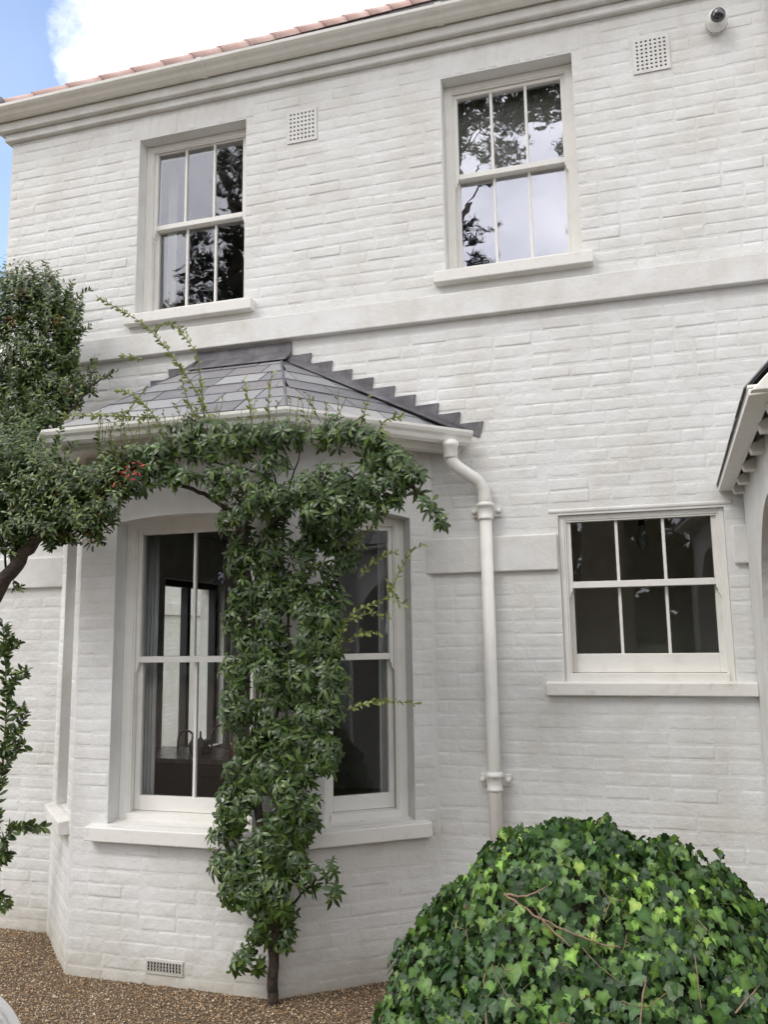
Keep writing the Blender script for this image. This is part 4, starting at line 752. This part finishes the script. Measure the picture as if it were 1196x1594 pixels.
def smooth_path(pts, n=6, jit=0.0, rr=random):
    P = [Vector(p) for p in pts]; out = []
    for i in range(len(P) - 1):
        a, b, c, d = P[max(i - 1, 0)], P[i], P[i + 1], P[min(i + 2, len(P) - 1)]
        for k in range(n):
            t = k / n; out.append(.5 * ((2 * b) + (c - a) * t + (2 * a - 5 * b + 4 * c - d) * t * t + (3 * b - a - 3 * c + d) * t ** 3))
    out.append(P[-1])
    if jit: out = [p + Vector((rr.uniform(-jit, jit), rr.uniform(-jit, jit), rr.uniform(-jit, jit))) for p in out]
    return out
def stem(mb, pts, r0, r1, jit=.004, seg=7, rr=random):
    P = smooth_path(pts, 6, jit, rr); n = len(P); mb.tube(P, [r0 + (r1 - r0) * i / (n - 1) for i in range(n)], seg); return P
def shoot(leaves, mb, pts, rr, kind, r0=.0035, step=.02, sc=1.0, n=2):
    P = stem(mb, pts, r0, .0012, .001, 5, rr); acc = 0
    for a, b in zip(P[:-1], P[1:]):
        acc += (b - a).length
        while acc > step:
            acc -= step; d = (b - a).normalized()
            for _ in range(n):
                sd = sph(rr); sd = (sd - d * sd.dot(d)).normalized(); leaves.append((a.lerp(b, rr.random()), basis(sd * .9 + d * .8, sd.cross(d) + Vector((0, 0, 1))), sc * rr.uniform(.6, 1.15), kind, rr.randrange(len(VS[kind]))))
# ---- climber on the corner of the bay
VINE_ROOT = thing('climbing_shrub', 'glossy dark green climber trained up the corner of the bay', 'climbing plant', (-1.849, -0.60, 0.0))
rr = random.Random(5); lv = []
mb = MB(); stem(mb, [(-1.835, -.60, -.03)] + VTW[0], .030, .008, .006, 9, rr); mt = obj('trunk', mb, M['bark'], VINE_ROOT)
mb = MB()
for t in VTW[1:]: stem(mb, t, .012, .003, .006, 6, rr)
for (x, y, z, r_) in VINE[::2]:
    stem(mb, [(x + rr.uniform(-r_, r_) * .3, y + .05, z - r_ * .6), (x, y, z), (x + rr.uniform(-r_, r_), y - r_ * .5, z + rr.uniform(-.3, .8) * r_)], .004, .0015, .003, 4, rr)
obj('branches', mb, M['bark'], VINE_ROOT)
for (x, y, z, r_) in VINE + [(-1.60, -.70, .66, .09), (-1.52, -.70, .60, .07), (-1.70, -.69, .74, .08)]:
    top = y < -.95; nros = max(3, int(34 * (r_ / .115) ** 2)) if not top else max(3, int(36 * (r_ / .115) ** 2))
    for _ in range(nros):
        v = sph(rr); dy = .75 if not top else 1.0
        p = Vector((x + v.x * r_ * 1.0, y + v.y * r_ * dy, z + v.z * r_ * 1.0))
        if noise.noise(p * 5.5) < (-.42 if top else -.30): continue
        if p.y > -.585 and -3.1 < p.x < -1.7: p.y = -.585 - abs(rr.gauss(0, .02))
        dN = Vector((v.x * .7, -.55 + v.y * .5, .35 + v.z * .6)); rosette(lv, p, dN, rr, 'vine', rr.randrange(5, 9), sc=rr.uniform(.72, 1.22))
        if top and rr.random() < .06 and p.z > 2.8: rosette(lv, p + Vector((0, -.03, .04)), Vector((0, -.3, 1)), rr, 'young', 5, .8)
for t in SHOOT:
    gmb = MB(); shoot(lv, gmb, t, rr, 'young', .0038, .017, 1.0, 2); obj('young_shoot', gmb, M['greenstem'], VINE_ROOT)
for _ in range(60):       # short pale side shoots along the top
    x = rr.uniform(-2.75, -1.3); t = [(x, -1.0, rr.uniform(2.85, 2.98)), (x + rr.uniform(-.08, .08), -1.03, rr.uniform(3.02, 3.12))]
    if rr.random() < .7: gmb = MB(); shoot(lv, gmb, t, rr, 'young', .002, .022, .75, 1); obj('young_shoot', gmb, M['greenstem'], VINE_ROOT)
emit_leaves(VINE_ROOT, lv, M['leaf'])
# ---- big firethorn on the left
PYR_ROOT = thing('firethorn_shrub', 'large dense firethorn with orange berries at the left of the house', 'shrub', (-3.74, -0.9, 0.0))
lv = []; mb = MB(); stem(mb, [(-3.74, -.9, -.03), (-3.745, -.9, .4)] + PTW[0], .062, .018, .008, 10, rr); obj('trunk', mb, M['bark'], PYR_ROOT)
mb = MB()
for k, t in enumerate(PTW[1:]): stem(mb, t, (.03, .014, .014, .009, .012)[k], .004, .008, 7, rr)
for (x, y, z, r_) in PYR:
    for _ in range(2): stem(mb, [(x + rr.uniform(-r_, r_) * .3, y + .1, z - r_ * .8), (x, y, z), (x + rr.uniform(-r_, r_), y - r_ * .4, z + rr.uniform(-.3, .8) * r_)], .005, .0018, .006, 4, rr)
obj('branches', mb, M['bark'], PYR_ROOT)
ber = []; GM = MB()
for (x, y, z, r_) in PYR:
    vis = -4.4 < x
    for _ in range(max(6, int((130 if vis else 50) * (r_ / .2) ** 2))):
        v = sph(rr); p = Vector((x + v.x * r_, y + v.y * r_ * (.8 if y > -.8 else 1.0), z + v.z * r_))
        if p.y > -.03: p.y = -.03 - rr.random() * .05
        dN = Vector((v.x * .9, -.6 + v.y * .4, .6 + v.z * .5)); rosette(lv, p, dN, rr, 'pyr', rr.randrange(5, 8), .9, rr.uniform(.8, 1.15))
        L_ = rr.uniform(.05, .13); q = p + dN.normalized() * L_
        for k in range(4): rosette(lv, p.lerp(q, (k + 1) / 4), (q - p), rr, 'pyr', 2, .7, rr.uniform(.5, .9))
    for _ in range(0 if z > 4.0 and y > -.8 else 3 if rr.random() < .75 else 0):
        a0 = Vector((x, y, z)); v = sph(rr).normalized(); v.y = -abs(v.y) * .8; v.z = abs(v.z) * .8 + .2
        q0 = a0 + v * r_ * .9; shoot(lv, GM, [q0, q0 + v * .07 + Vector((0, 0, .02)), q0 + v * .12 + Vector((0, 0, .06))], rr, 'pyr', .0025, .012, .85, 2)
    if rr.random() < .8:
        v = sph(rr); ber.append(Vector((x + v.x * r_ * .8, y - r_ * .75, z + v.z * r_ * .8)))
obj('twigs', GM, M['greenstem'], PYR_ROOT, kind='stuff')
for t in PSH:
    gmb = MB(); shoot(lv, gmb, t, rr, 'pyr', .003, .015, .8, 2); obj('young_shoot', gmb, M['greenstem'], PYR_ROOT)
emit_leaves(PYR_ROOT, lv, M['leaf'])
def blob(mb, c, r, col=None):
    vs = [(c[0] + r * a, c[1] + r * b, c[2] + r * d) for a, b, d in ((1, 0, 0), (-1, 0, 0), (0, 1, 0), (0, -1, 0), (0, 0, 1), (0, 0, -1))]
    mb.add(vs, [(0, 2, 4), (2, 1, 4), (1, 3, 4), (3, 0, 4), (2, 0, 5), (1, 2, 5), (3, 1, 5), (0, 3, 5)], True, col)
mb = MB()
for c in ber:
    for _ in range(38): v = sph(rr) * .055; blob(mb, (c.x + v.x, c.y + v.y * .5, c.z + v.z * .7), rr.uniform(.0028, .0045))
obj('berries', mb, M['berry'], PYR_ROOT, kind='stuff')
mb = MB()
for _ in range(30):
    v = sph(rr); vs, fs, c = leaf_mesh(.026, .010, rr.randrange(99), DARK, .3); B = basis(sph(rr), Vector((0, -1, .3))); p = Vector((-2.46 + v.x * .10, -1.13 + v.y * .03, 2.73 + v.z * .07 + v.x * .03))
    mb.add([p + B @ Vector(q) for q in vs], fs, True)
obj('red_leaves', mb, M['redleaf'], PYR_ROOT, kind='stuff')
# ---- sparse plant low on the left
SP = thing('sparse_climber', 'thin sprigs of a sparse climber low at the left edge', 'climbing plant', (-3.93, -0.30, 0.0)); lv = []; mb = MB()
stem(mb, [(-3.93, -.30, -.03)] + SPR[0], .008, .003, .004, 6, rr)
for t in SPR: shoot(lv, mb, t, rr, 'pyr', .0035, .014, 1.25, 3)
for t in SPR:
    for _ in range(3):
        q0 = Vector(t[rr.randrange(1, len(t))]); v = sph(rr) * .12; v.y = -abs(v.y); shoot(lv, mb, [q0, q0 + v * .5 + Vector((0, 0, .02)), q0 + v], rr, 'pyr', .002, .014, 1.1, 3)
obj('stems', mb, M['bark'], SP); emit_leaves(SP, lv, M['leaf'], 260)

# ---- ivy mound in the right foreground
IVT = thing('ivy_mound', 'rounded mound of ivy in the right foreground with lime young leaves', 'ivy', (-0.1, -1.9, 0.0))
BL = [((-.21, -1.85, .76), .47), ((-.46, -1.87, .60), .40), ((.02, -1.82, .76), .42), ((.20, -1.80, .66), .38), ((-.60, -1.92, .26), .34), ((-.30, -2.05, .40), .55), ((.05, -2.0, .40), .62), ((-.05, -1.7, .3), .6), ((.42, -1.9, .30), .42)]
def inside(p, k, m=.0):
    return any(j != k and (p - Vector(c)).length < r - m for j, (c, r) in enumerate(BL))
mb = MB()
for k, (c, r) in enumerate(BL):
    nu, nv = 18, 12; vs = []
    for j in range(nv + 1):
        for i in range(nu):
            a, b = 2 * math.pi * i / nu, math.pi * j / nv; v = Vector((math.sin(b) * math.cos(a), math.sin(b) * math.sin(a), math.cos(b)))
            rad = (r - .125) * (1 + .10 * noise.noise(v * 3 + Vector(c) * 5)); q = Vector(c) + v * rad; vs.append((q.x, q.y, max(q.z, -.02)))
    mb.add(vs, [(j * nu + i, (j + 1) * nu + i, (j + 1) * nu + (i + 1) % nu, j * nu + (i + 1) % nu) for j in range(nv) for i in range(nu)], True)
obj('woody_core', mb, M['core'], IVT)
lv = []; mb = MB()
for k, (c, r) in enumerate(BL):
    nL = int(4 * math.pi * r * r * 3100)
    for _ in range(nL):
        v = sph(rr).normalized(); lump = .045 * noise.noise(v * 4 + Vector(c) * 7); dep = rr.random() ** 1.5 * .065
        p = Vector(c) + v * (r + lump - dep + .012)
        if p.z < 0.01 or inside(p, k, .10) or p.y > -1.35 and rr.random() < .6: continue
        hue = noise.noise(p * 3.1 + Vector((5, 2, 1))); kind = 'lime' if (rr.random() < (.02 + max(0, hue - .12) * .6) and dep < .045) else 'ivy'
        nrm = (v + sph(rr) * .85 + Vector((0, -.1, .45))).normalized()
        down = Vector((rr.uniform(-.7, .7), rr.uniform(-.4, .2), -1)) + v * rr.uniform(.0, .6)
        s = (.32 + .60 * rr.random() ** 1.6) if kind == 'ivy' else rr.uniform(.4, 1.0)
        if rr.random() < .25: s *= .7
        lv.append((p, basis(down, nrm), s, kind, rr.randrange(len(VS[kind]))))
        if rr.random() < .12: mb.tube([p, p - v * .05 + Vector((rr.uniform(-.02, .02), 0, .03))], .0012, 4)
for _ in range(34):        # trailing tips that break the outline
    k = rr.randrange(len(BL)); c, r = BL[k]; v = sph(rr).normalized(); v.z = abs(v.z) * .9 + .1; v.normalize(); p = Vector(c) + v * (r + .01)
    if inside(p, k, 0) or p.z < .2: continue
    t = v.orthogonal().normalized() * rr.choice((-1, 1)); q1 = p + v * .025 + t * .03; q2 = p + v * .045 + t * .07 + Vector((0, 0, -.01)); P3 = stem(mb, [p - v * .04, q1, q2], .0022, .001, .002, 5, rr)
    for w in P3[4::2]: lv.append((w, basis(sph(rr) + Vector((0, 0, -.5)), (CPOS - w).normalized() + sph(rr) * .7), rr.uniform(.35, .75), rr.choice(('lime', 'ivy', 'ivy')), rr.randrange(10)))
for _ in range(60):        # dead leaves caught in the ivy
    k = rr.randrange(len(BL)); c, r = BL[k]; v = sph(rr).normalized(); p = Vector(c) + v * (r + .02)
    if inside(p, k, .03) or p.z < .1: continue
    lv.append((p, basis(sph(rr), v + sph(rr) * .8), rr.uniform(.35, .6), 'dead', rr.randrange(6)))
emit_leaves(IVT, lv, M['ivyleaf'])
obj('leaf_stalks', mb, M['greenstem'], IVT, kind='stuff')
mb = MB()
def onm(x, z, dy=0):       # a point on the front skin of the mound
    best = None
    for c, r in BL:
        q = r * r - (x - c[0]) ** 2 - (z - c[2]) ** 2
        if q > 0: y = c[1] - math.sqrt(q); best = y if best is None else min(best, y)
    return Vector((x, (best if best is not None else -1.9) + dy, z))
for pts in ([(-.40, 1.09), (-.33, 1.10), (-.27, 1.125)], [(-.40, 1.09), (-.28, 1.055), (-.15, 1.02), (-.06, 1.0)], [(-.28, 1.055), (-.20, 1.0)], [(-.62, .72), (-.5, .70), (-.36, .71)], [(-.60, .69), (-.48, .68), (-.35, .70)], [(-.66, .45), (-.6, .6), (-.5, .76)], [(.1, .5), (.13, .42), (.17, .33)], [(-.25, .85), (-.22, .72), (-.28, .6)], [(-.45, .9), (-.42, .8), (-.44, .7)], [(.0, .95), (-.02, .85), (.03, .78)], [(.22, .9), (.3, .93), (.36, .9)]):
    mb = MB(); stem(mb, [onm(x, z, -.035) for x, z in pts], .0042 if pts[0][1] > 1 else .0024, .0018, .003, 6, rr); obj('dry_stem', mb, M['palebark'], IVT)
for _ in range(45):
    x, z = rr.uniform(-.75, .45), rr.uniform(.3, 1.1); a = rr.uniform(0, 6.28); L_ = rr.uniform(.04, .13); p = onm(x, z, -.015); q = onm(x + math.cos(a) * L_, z + math.sin(a) * L_, -.03)
    if (p - q).length < .2 and p.y < -1.93 and q.y < -1.95 and x > -.62: mb = MB(); stem(mb, [p, (p + q) / 2 + Vector((0, -.02, rr.uniform(-.02, .02))), q], .0016, .0009, .001, 4, rr); obj('dry_stem', mb, M['palebark'], IVT)

# ------------------------------------------------------------ gravel
mb = MB(); n = 150000
X = rng.uniform(-5.2, 0.2, n); Y = rng.uniform(-2.4, 0.6, n); V = []; cnt = 0
cols = np.array([(.42, .28, .155), (.33, .215, .115), (.50, .39, .26), (.23, .155, .09), (.36, .25, .145), (.66, .57, .44), (.15, .10, .065), (.40, .25, .14)])
def in_bay(x, y):
    if y > -0.004: return True
    if y < -0.555: return False
    t = (y + .55) / .55; return (-3.14 - .56 * t) < x < (-1.86 + .77 * t)
keep = np.array([not in_bay(x, y) for x, y in zip(X, Y)]); X, Y = X[keep], Y[keep]; n = len(X)
S = rng.uniform(.0024, .0054, n) * np.where(rng.random(n) < .06, 1.6, 1); ang = rng.uniform(0, 6.28, n)
o8 = np.array([(1, 0, 0), (-1, 0, 0), (0, 1, 0), (0, -1, 0), (0, 0, 1), (0, 0, -1)], float); f8 = np.array([(0, 2, 4), (2, 1, 4), (1, 3, 4), (3, 0, 4), (2, 0, 5), (1, 2, 5), (3, 1, 5), (0, 3, 5)])
sx = S * rng.uniform(.8, 1.4, n); sy = S * rng.uniform(.7, 1.1, n); sz = S * rng.uniform(.5, .8, n)
loc = o8[None] * np.stack([sx, sy, sz], 1)[:, None]; til = rng.uniform(-.5, .5, (n, 2)); loc[..., 2] += loc[..., 0] * til[:, :1] + loc[..., 1] * til[:, 1:]
ca, sa = np.cos(ang)[:, None], np.sin(ang)[:, None]; xx = loc[..., 0] * ca - loc[..., 1] * sa; yy = loc[..., 0] * sa + loc[..., 1] * ca
hz = np.array([.012 * noise.noise(Vector((x * 2.5, y * 2.5, 0))) for x, y in zip(X, Y)]) + .010
VV = np.stack([xx + X[:, None], yy + Y[:, None], loc[..., 2] + hz[:, None] + rng.uniform(-.002, .004, n)[:, None]], 2).reshape(-1, 3)
FF = (f8[None] + (np.arange(n) * 6)[:, None, None]).reshape(-1, 3)
me = bpy.data.meshes.new('gravel'); me.vertices.add(len(VV)); me.vertices.foreach_set('co', VV.ravel()); me.loops.add(FF.size); me.loops.foreach_set('vertex_index', FF.ravel().astype(np.int32))
me.polygons.add(len(FF)); me.polygons.foreach_set('loop_start', np.arange(0, FF.size, 3, dtype=np.int32)); me.update(calc_edges=True); me.materials.append(M['pebble'])
cc = cols[rng.integers(0, len(cols), n)] * rng.uniform(.8, 1.45, (n, 1)); cc = np.concatenate([cc, np.ones((n, 1))], 1); at = me.color_attributes.new('col', 'FLOAT_COLOR', 'POINT'); at.data.foreach_set('color', np.repeat(cc, 6, 0).astype(np.float32).ravel())
g = bpy.data.objects.new('gravel', me); COL.objects.link(g); g['kind'] = 'stuff'; g['label'] = 'brown pea gravel round the foot of the house'
# mounded bed under the pebbles
mb = MB(); nx, ny = 110, 62; vs = [(-5.3 + 5.6 * i / nx, -2.45 + 2.44 * j / ny, 0) for j in range(ny + 1) for i in range(nx + 1)]
vs = [(x, y, .004 + .012 * noise.noise(Vector((x * 2.5, y * 2.5, 0))) + .003) for x, y, z in vs]
mb.add(vs, [(j * (nx + 1) + i, j * (nx + 1) + i + 1, (j + 1) * (nx + 1) + i + 1, (j + 1) * (nx + 1) + i) for j in range(ny) for i in range(nx)], True); obj('gravel_bed', mb, M['gravelbed'], kind='structure')
# a few fallen leaves
mb = MB()
for _ in range(70):
    x, y = (rr.uniform(-4.2, -3.2), rr.uniform(-.75, -.1)) if rr.random() < .7 else (rr.uniform(-3.2, -1.2), rr.uniform(-1.2, -.6))
    if in_bay(x, y): continue
    vs, fs, c = leaf_mesh(.035, .016, rr.randrange(99), OLIVE, .3); B = basis(Vector((rr.uniform(-1, 1), rr.uniform(-1, 1), .1)), Vector((0, 0, 1))); mb.add([Vector((x, y, .02)) + B @ Vector(q) for q in vs], fs, True)
o = obj('fallen_leaves', mb, M['palebark'], kind='stuff')

# ------------------------------------------------------------ parked car, only the corner of the bonnet shows
CAR = thing('parked_car', 'silver parked car, only the corner of its bonnet in view at lower left', 'car', (-2.50, -4.45, 0))
def loft(secs, m, name, parent, nseg=28, p=4.0, smooth=True, y0=None):
    mb = MB(); vs = []
    for (y, hw, zb, zt_, pw) in secs:
        for k in range(nseg):
            a = 2 * math.pi * k / nseg; c, s = math.cos(a), math.sin(a)
            x = hw * abs(c) ** (2 / pw) * (1 if c >= 0 else -1); z = (zb + zt_) / 2 + (zt_ - zb) / 2 * abs(s) ** (2 / pw) * (1 if s >= 0 else -1)
            vs.append((-2.50 + x, y, z))
    n = len(secs); mb.add(vs, [(i * nseg + k, i * nseg + (k + 1) % nseg, (i + 1) * nseg + (k + 1) % nseg, (i + 1) * nseg + k) for i in range(n - 1) for k in range(nseg)] + [tuple(range(nseg)), tuple((n - 1) * nseg + k for k in range(nseg))[::-1]], smooth)
    return obj(name, mb, m, parent)
YF = CARY
def plan(sv): q = min(1, sv / .95); return .89 * (1 - (1 - q) ** 1.7) ** (1 / 1.7)
def topz(sv): return .60 + .21 * min(1, sv / .9) ** .55
SS = [.002, .008, .02, .04, .07, .11, .16, .22, .30, .40, .52, .68, .85, 1.0]
body = loft([(YF - q, max(.06, plan(q)), .30 - .10 * min(1, q / .2), topz(q), 3.6) for q in SS] + [(YF - 1.3, .895, .18, .87, 3.8), (YF - 2.2, .90, .18, .93, 4), (YF - 3.3, .89, .18, .94, 4), (YF - 3.8, .86, .2, .92, 4), (YF - 4.05, .78, .25, .86, 3.5), (YF - 4.12, .6, .32, .75, 3)], M['carpaint'], 'body', CAR, nseg=56)
cabin = loft([(YF - 0.95, .70, .80, .90, 4), (YF - 1.35, .70, .80, 1.22, 4), (YF - 1.75, .68, .80, 1.42, 4), (YF - 2.6, .68, .80, 1.47, 4), (YF - 3.3, .66, .80, 1.40, 4), (YF - 3.9, .62, .80, .98, 4)], M['black'], 'windows', CAR)
roof_ = loft([(YF - 1.62, .60, 1.36, 1.395, 3), (YF - 1.9, .64, 1.40, 1.462, 3), (YF - 2.6, .64, 1.42, 1.50, 3), (YF - 3.3, .62, 1.36, 1.43, 3), (YF - 3.45, .5, 1.34, 1.38, 3)], M['carpaint'], 'roof', CAR)
for sx in (-1, 1):
    for yy in (YF - .75, YF - 3.3):
        mb = MB(); mb.tube([(-2.50 + sx * .72, yy, .31), (-2.50 + sx * .74, yy, .31), (-2.50 + sx * .90, yy, .31), (-2.50 + sx * .92, yy, .31)], [.28, .31, .31, .28], 24); wh = obj('wheel', mb, M['rubber'], CAR)
        mb = MB(); mb.tube([(-2.50 + sx * .915, yy, .31), (-2.50 + sx * .928, yy, .31)], [.20, .17], 20); obj('rim', mb, M['chrome'], wh)
    mb = MB(); mb.tube([(-2.50 + sx * x, YF - y, z) for x, y, z in [(plan(q) - .035, q + .01, .50) for q in (.04, .08, .14, .22)]], [.02, .04, .045, .02], 12); obj('headlight', mb, M['domeglass'], CAR)
    for nm, fr, rad, mm in (('bonnet_seam', .86, .006, 'black'), ('chrome_strip', .885, .0045, 'chrome')):
        pts = []
        for q in SS[3:]:
            zb, zt_ = .30 - .10 * min(1, q / .2), topz(q); pts.append((-2.50 + sx * plan(q) * fr, YF - q - .02, (zb + zt_) / 2 + (zt_ - zb) / 2 * (1 - fr ** 3.6) ** (1 / 3.6)))
        mb = MB(); mb.tube(pts, rad, 8); obj(nm, mb, M[mm], CAR)
mb = MB(); mb.tube([(-2.7, YF + .004, .47), (-2.3, YF + .012, .47)], .035, 8); obj('grille', mb, M['black'], CAR)

# ------------------------------------------------------------ trees behind the camera (most show as reflections, one is added to shade the front) and one beyond the house
def tree(name, label, cat, base, h, r0, clumps, needle, m_bark, m_leaf, dens, lean=(0, 0), seed=1, group=None):
    t = thing(name, label, cat, base, group); r_ = random.Random(seed); bx, by, bz = base; mb = MB()
    P = [(bx + lean[0] * k / 8 + r_.uniform(-.06, .06) * k, by + lean[1] * k / 8 + r_.uniform(-.06, .06) * k, h * k / 8 - .05) for k in range(9)]
    Q = smooth_path(P, 4); mb.tube(Q, [r0 * (1.15 - .8 * (i / (len(Q) - 1)) ** .9) for i in range(len(Q))], 14); obj('trunk', mb, m_bark, t)
    mb = MB(); leaves = MB()
    for (cx, cy, cz, cr_) in clumps:
        k = min(len(Q) - 1, max(0, int((cz - .8) / h * (len(Q) - 1)))); a = Q[k]; c = Vector((cx, cy, cz)); mid = a.lerp(c, .55) + Vector((r_.uniform(-.3, .3), r_.uniform(-.3, .3), r_.uniform(-.1, .4)))
        stem(mb, [a, mid, c], r0 * .13, .012, .04, 6, r_)
        for _ in range(int(dens * cr_ ** 2)):
            v = sph(r_); p = c + Vector((v.x, v.y, v.z * .55)) * cr_
            for _ in range(needle[2]):
                d = sph(r_); d.z = abs(d.z) * .7; d.normalize(); s = d.cross(sph(r_)).normalized() * needle[1]; e = p + d * needle[0] * r_.uniform(.6, 1.2); o = len(leaves.v)
                leaves.v += [tuple(p - s), tuple(p + s), tuple(e)]; leaves.f.append((o, o + 1, o + 2)); leaves.sm.append(False)
    obj('branches', mb, m_bark, t); obj('crown', leaves, m_leaf, t, kind='stuff'); return t
r_ = random.Random(3)
def cl(spec): return [(x + r_.uniform(-.3, .3), y + r_.uniform(-.6, .6), z + r_.uniform(-.25, .25), r * r_.uniform(.8, 1.2)) for x, y, z, r in spec]
tree('pine_tree', 'tall pine behind the viewer, its thick trunk mirrored in the window beside the porch', 'tree', (-.5, -12, 0), 15.5, .42, cl([(-.9, -12, 13.6, 1.0), (.3, -12, 13.9, 1.0), (-1.5, -12, 13.3, .7), (1.2, -11.5, 13, 1.2), (.2, -11.6, 15, 1.3), (-1.2, -12.4, 15, 1.1), (2.2, -12, 12, 1.1), (1.9, -12, 14.5, 1.1), (-.1, -12.5, 10.3, .35), (-1.0, -11.6, 12.4, .4)]), (.22, .017, 16), M['pinebark'], M['needles'], 200, (.15, 0), 3)
tree('pine_tree', 'slimmer pine behind the viewer, mirrored at the left of the upper right window', 'tree', (-3.1, -12.4, 0), 15, .26, cl([(-2.9, -12, 13.4, .8), (-2.3, -12, 12.6, .55), (-2.2, -12, 13.6, .8), (-3.4, -12, 12.2, .6), (-2.5, -12.2, 11.4, .30), (-2.8, -12, 10.6, .45), (-3.9, -12, 13.8, 1.0), (-4.2, -12.5, 12.8, .7), (-3.0, -12.5, 14.8, 1.2), (-2.65, -12, 10.0, .3)]), (.20, .016, 16), M['pinebark'], M['needles'], 190, (.1, 0), 4)
tree('pine_tree', 'spreading pine behind the viewer, mirrored in the upper left window', 'tree', (-8.2, -12.5, 0), 13.6, .34, cl([(-8.0, -12, 12.6, .9), (-8.6, -12, 11.8, .7), (-7.6, -12, 11.8, .8), (-9.2, -12, 11.3, .45), (-8.4, -12, 10.9, .8), (-9.4, -12, 10.6, .65), (-10.2, -12, 10.3, .5), (-8.8, -12.3, 10.0, .7), (-10.6, -12, 9.6, .8), (-9.6, -12, 9.5, .8), (-8.2, -12, 9.3, .9), (-7.2, -12, 10.4, .9), (-6.6, -12, 9, 1.0), (-9, -12, 8.4, 1.0), (-10.4, -12, 8.6, .9), (-7.6, -12, 8, 1.0)]), (.22, .018, 18), M['pinebark'], M['needles'], 170, (-.4, 0), 5)
tree('pine_tree', 'unseen broad pine added behind the viewer to shade the upper front wall', 'tree', (-9.5, -8.2, 0), 18.5, .38, cl([(-10, -7.5, 14.6, 1.4), (-8.6, -7, 14.2, 1.3), (-7.4, -7, 14.6, 1.4), (-6.2, -6.8, 14.2, 1.3), (-5.0, -6.8, 14.6, 1.3), (-3.8, -7, 15.0, 1.2), (-9.2, -7, 15.6, 1.4), (-6.9, -6.9, 15.7, 1.4), (-5.6, -6.9, 15.8, 1.3), (-9.4, -7, 16.6, 1.4), (-7.8, -7, 16.9, 1.4), (-6.3, -7, 16.6, 1.3), (-4.8, -7, 17, 1.2), (-11.2, -7.5, 16.4, 1.3), (-8.6, -7.5, 18.3, 1.3), (-6.8, -7.2, 18.2, 1.2)]), (.22, .018, 12), M['pinebark'], M['needles'], 260, (0, 0), 8)  # added out of view so its crown dims the light on the upper wall
def bushy(x, y, h, w, seed, lab):
    q = random.Random(seed); s = [(x + q.uniform(-w, w), y + q.uniform(-1, 1), q.uniform(.5, h), q.uniform(1.1, 1.8)) for _ in range(int(12 * h / 4))]
    return tree('garden_tree', lab, 'tree', (x, y, 0), h, .14, s, (.38, .13, 9), M['bark'], M['needles'], 60, (0, 0), seed, 'garden trees behind the viewer')
for i, x in enumerate((-17.5, -14.5, -11.5, -8.6, -5.8, -1.8, 1.4, 4.2, 7)): bushy(x * 1.7, -26 + (i % 2), 5.6 + (i * 37 % 5) * .5, 2.4, 60 + i, 'dark leafy garden tree behind the viewer, showing only in the panes')
tree('distant_tree', 'tip of a dark tree beyond the left corner of the house', 'tree', (-12.2, 12.0, 0), 9.6, .2, [(-12.2, 12, 9.5, .35), (-12.3, 12, 9.0, .6), (-12.0, 12, 8.2, .9), (-12.6, 12, 7.2, 1.2), (-11.6, 12, 6.5, 1.2), (-12.2, 12, 5.2, 1.4), (-12.9, 12, 6.2, 1.1)], (.25, .03, 9), M['bark'], M['needles'], 60, (0, 0), 9)
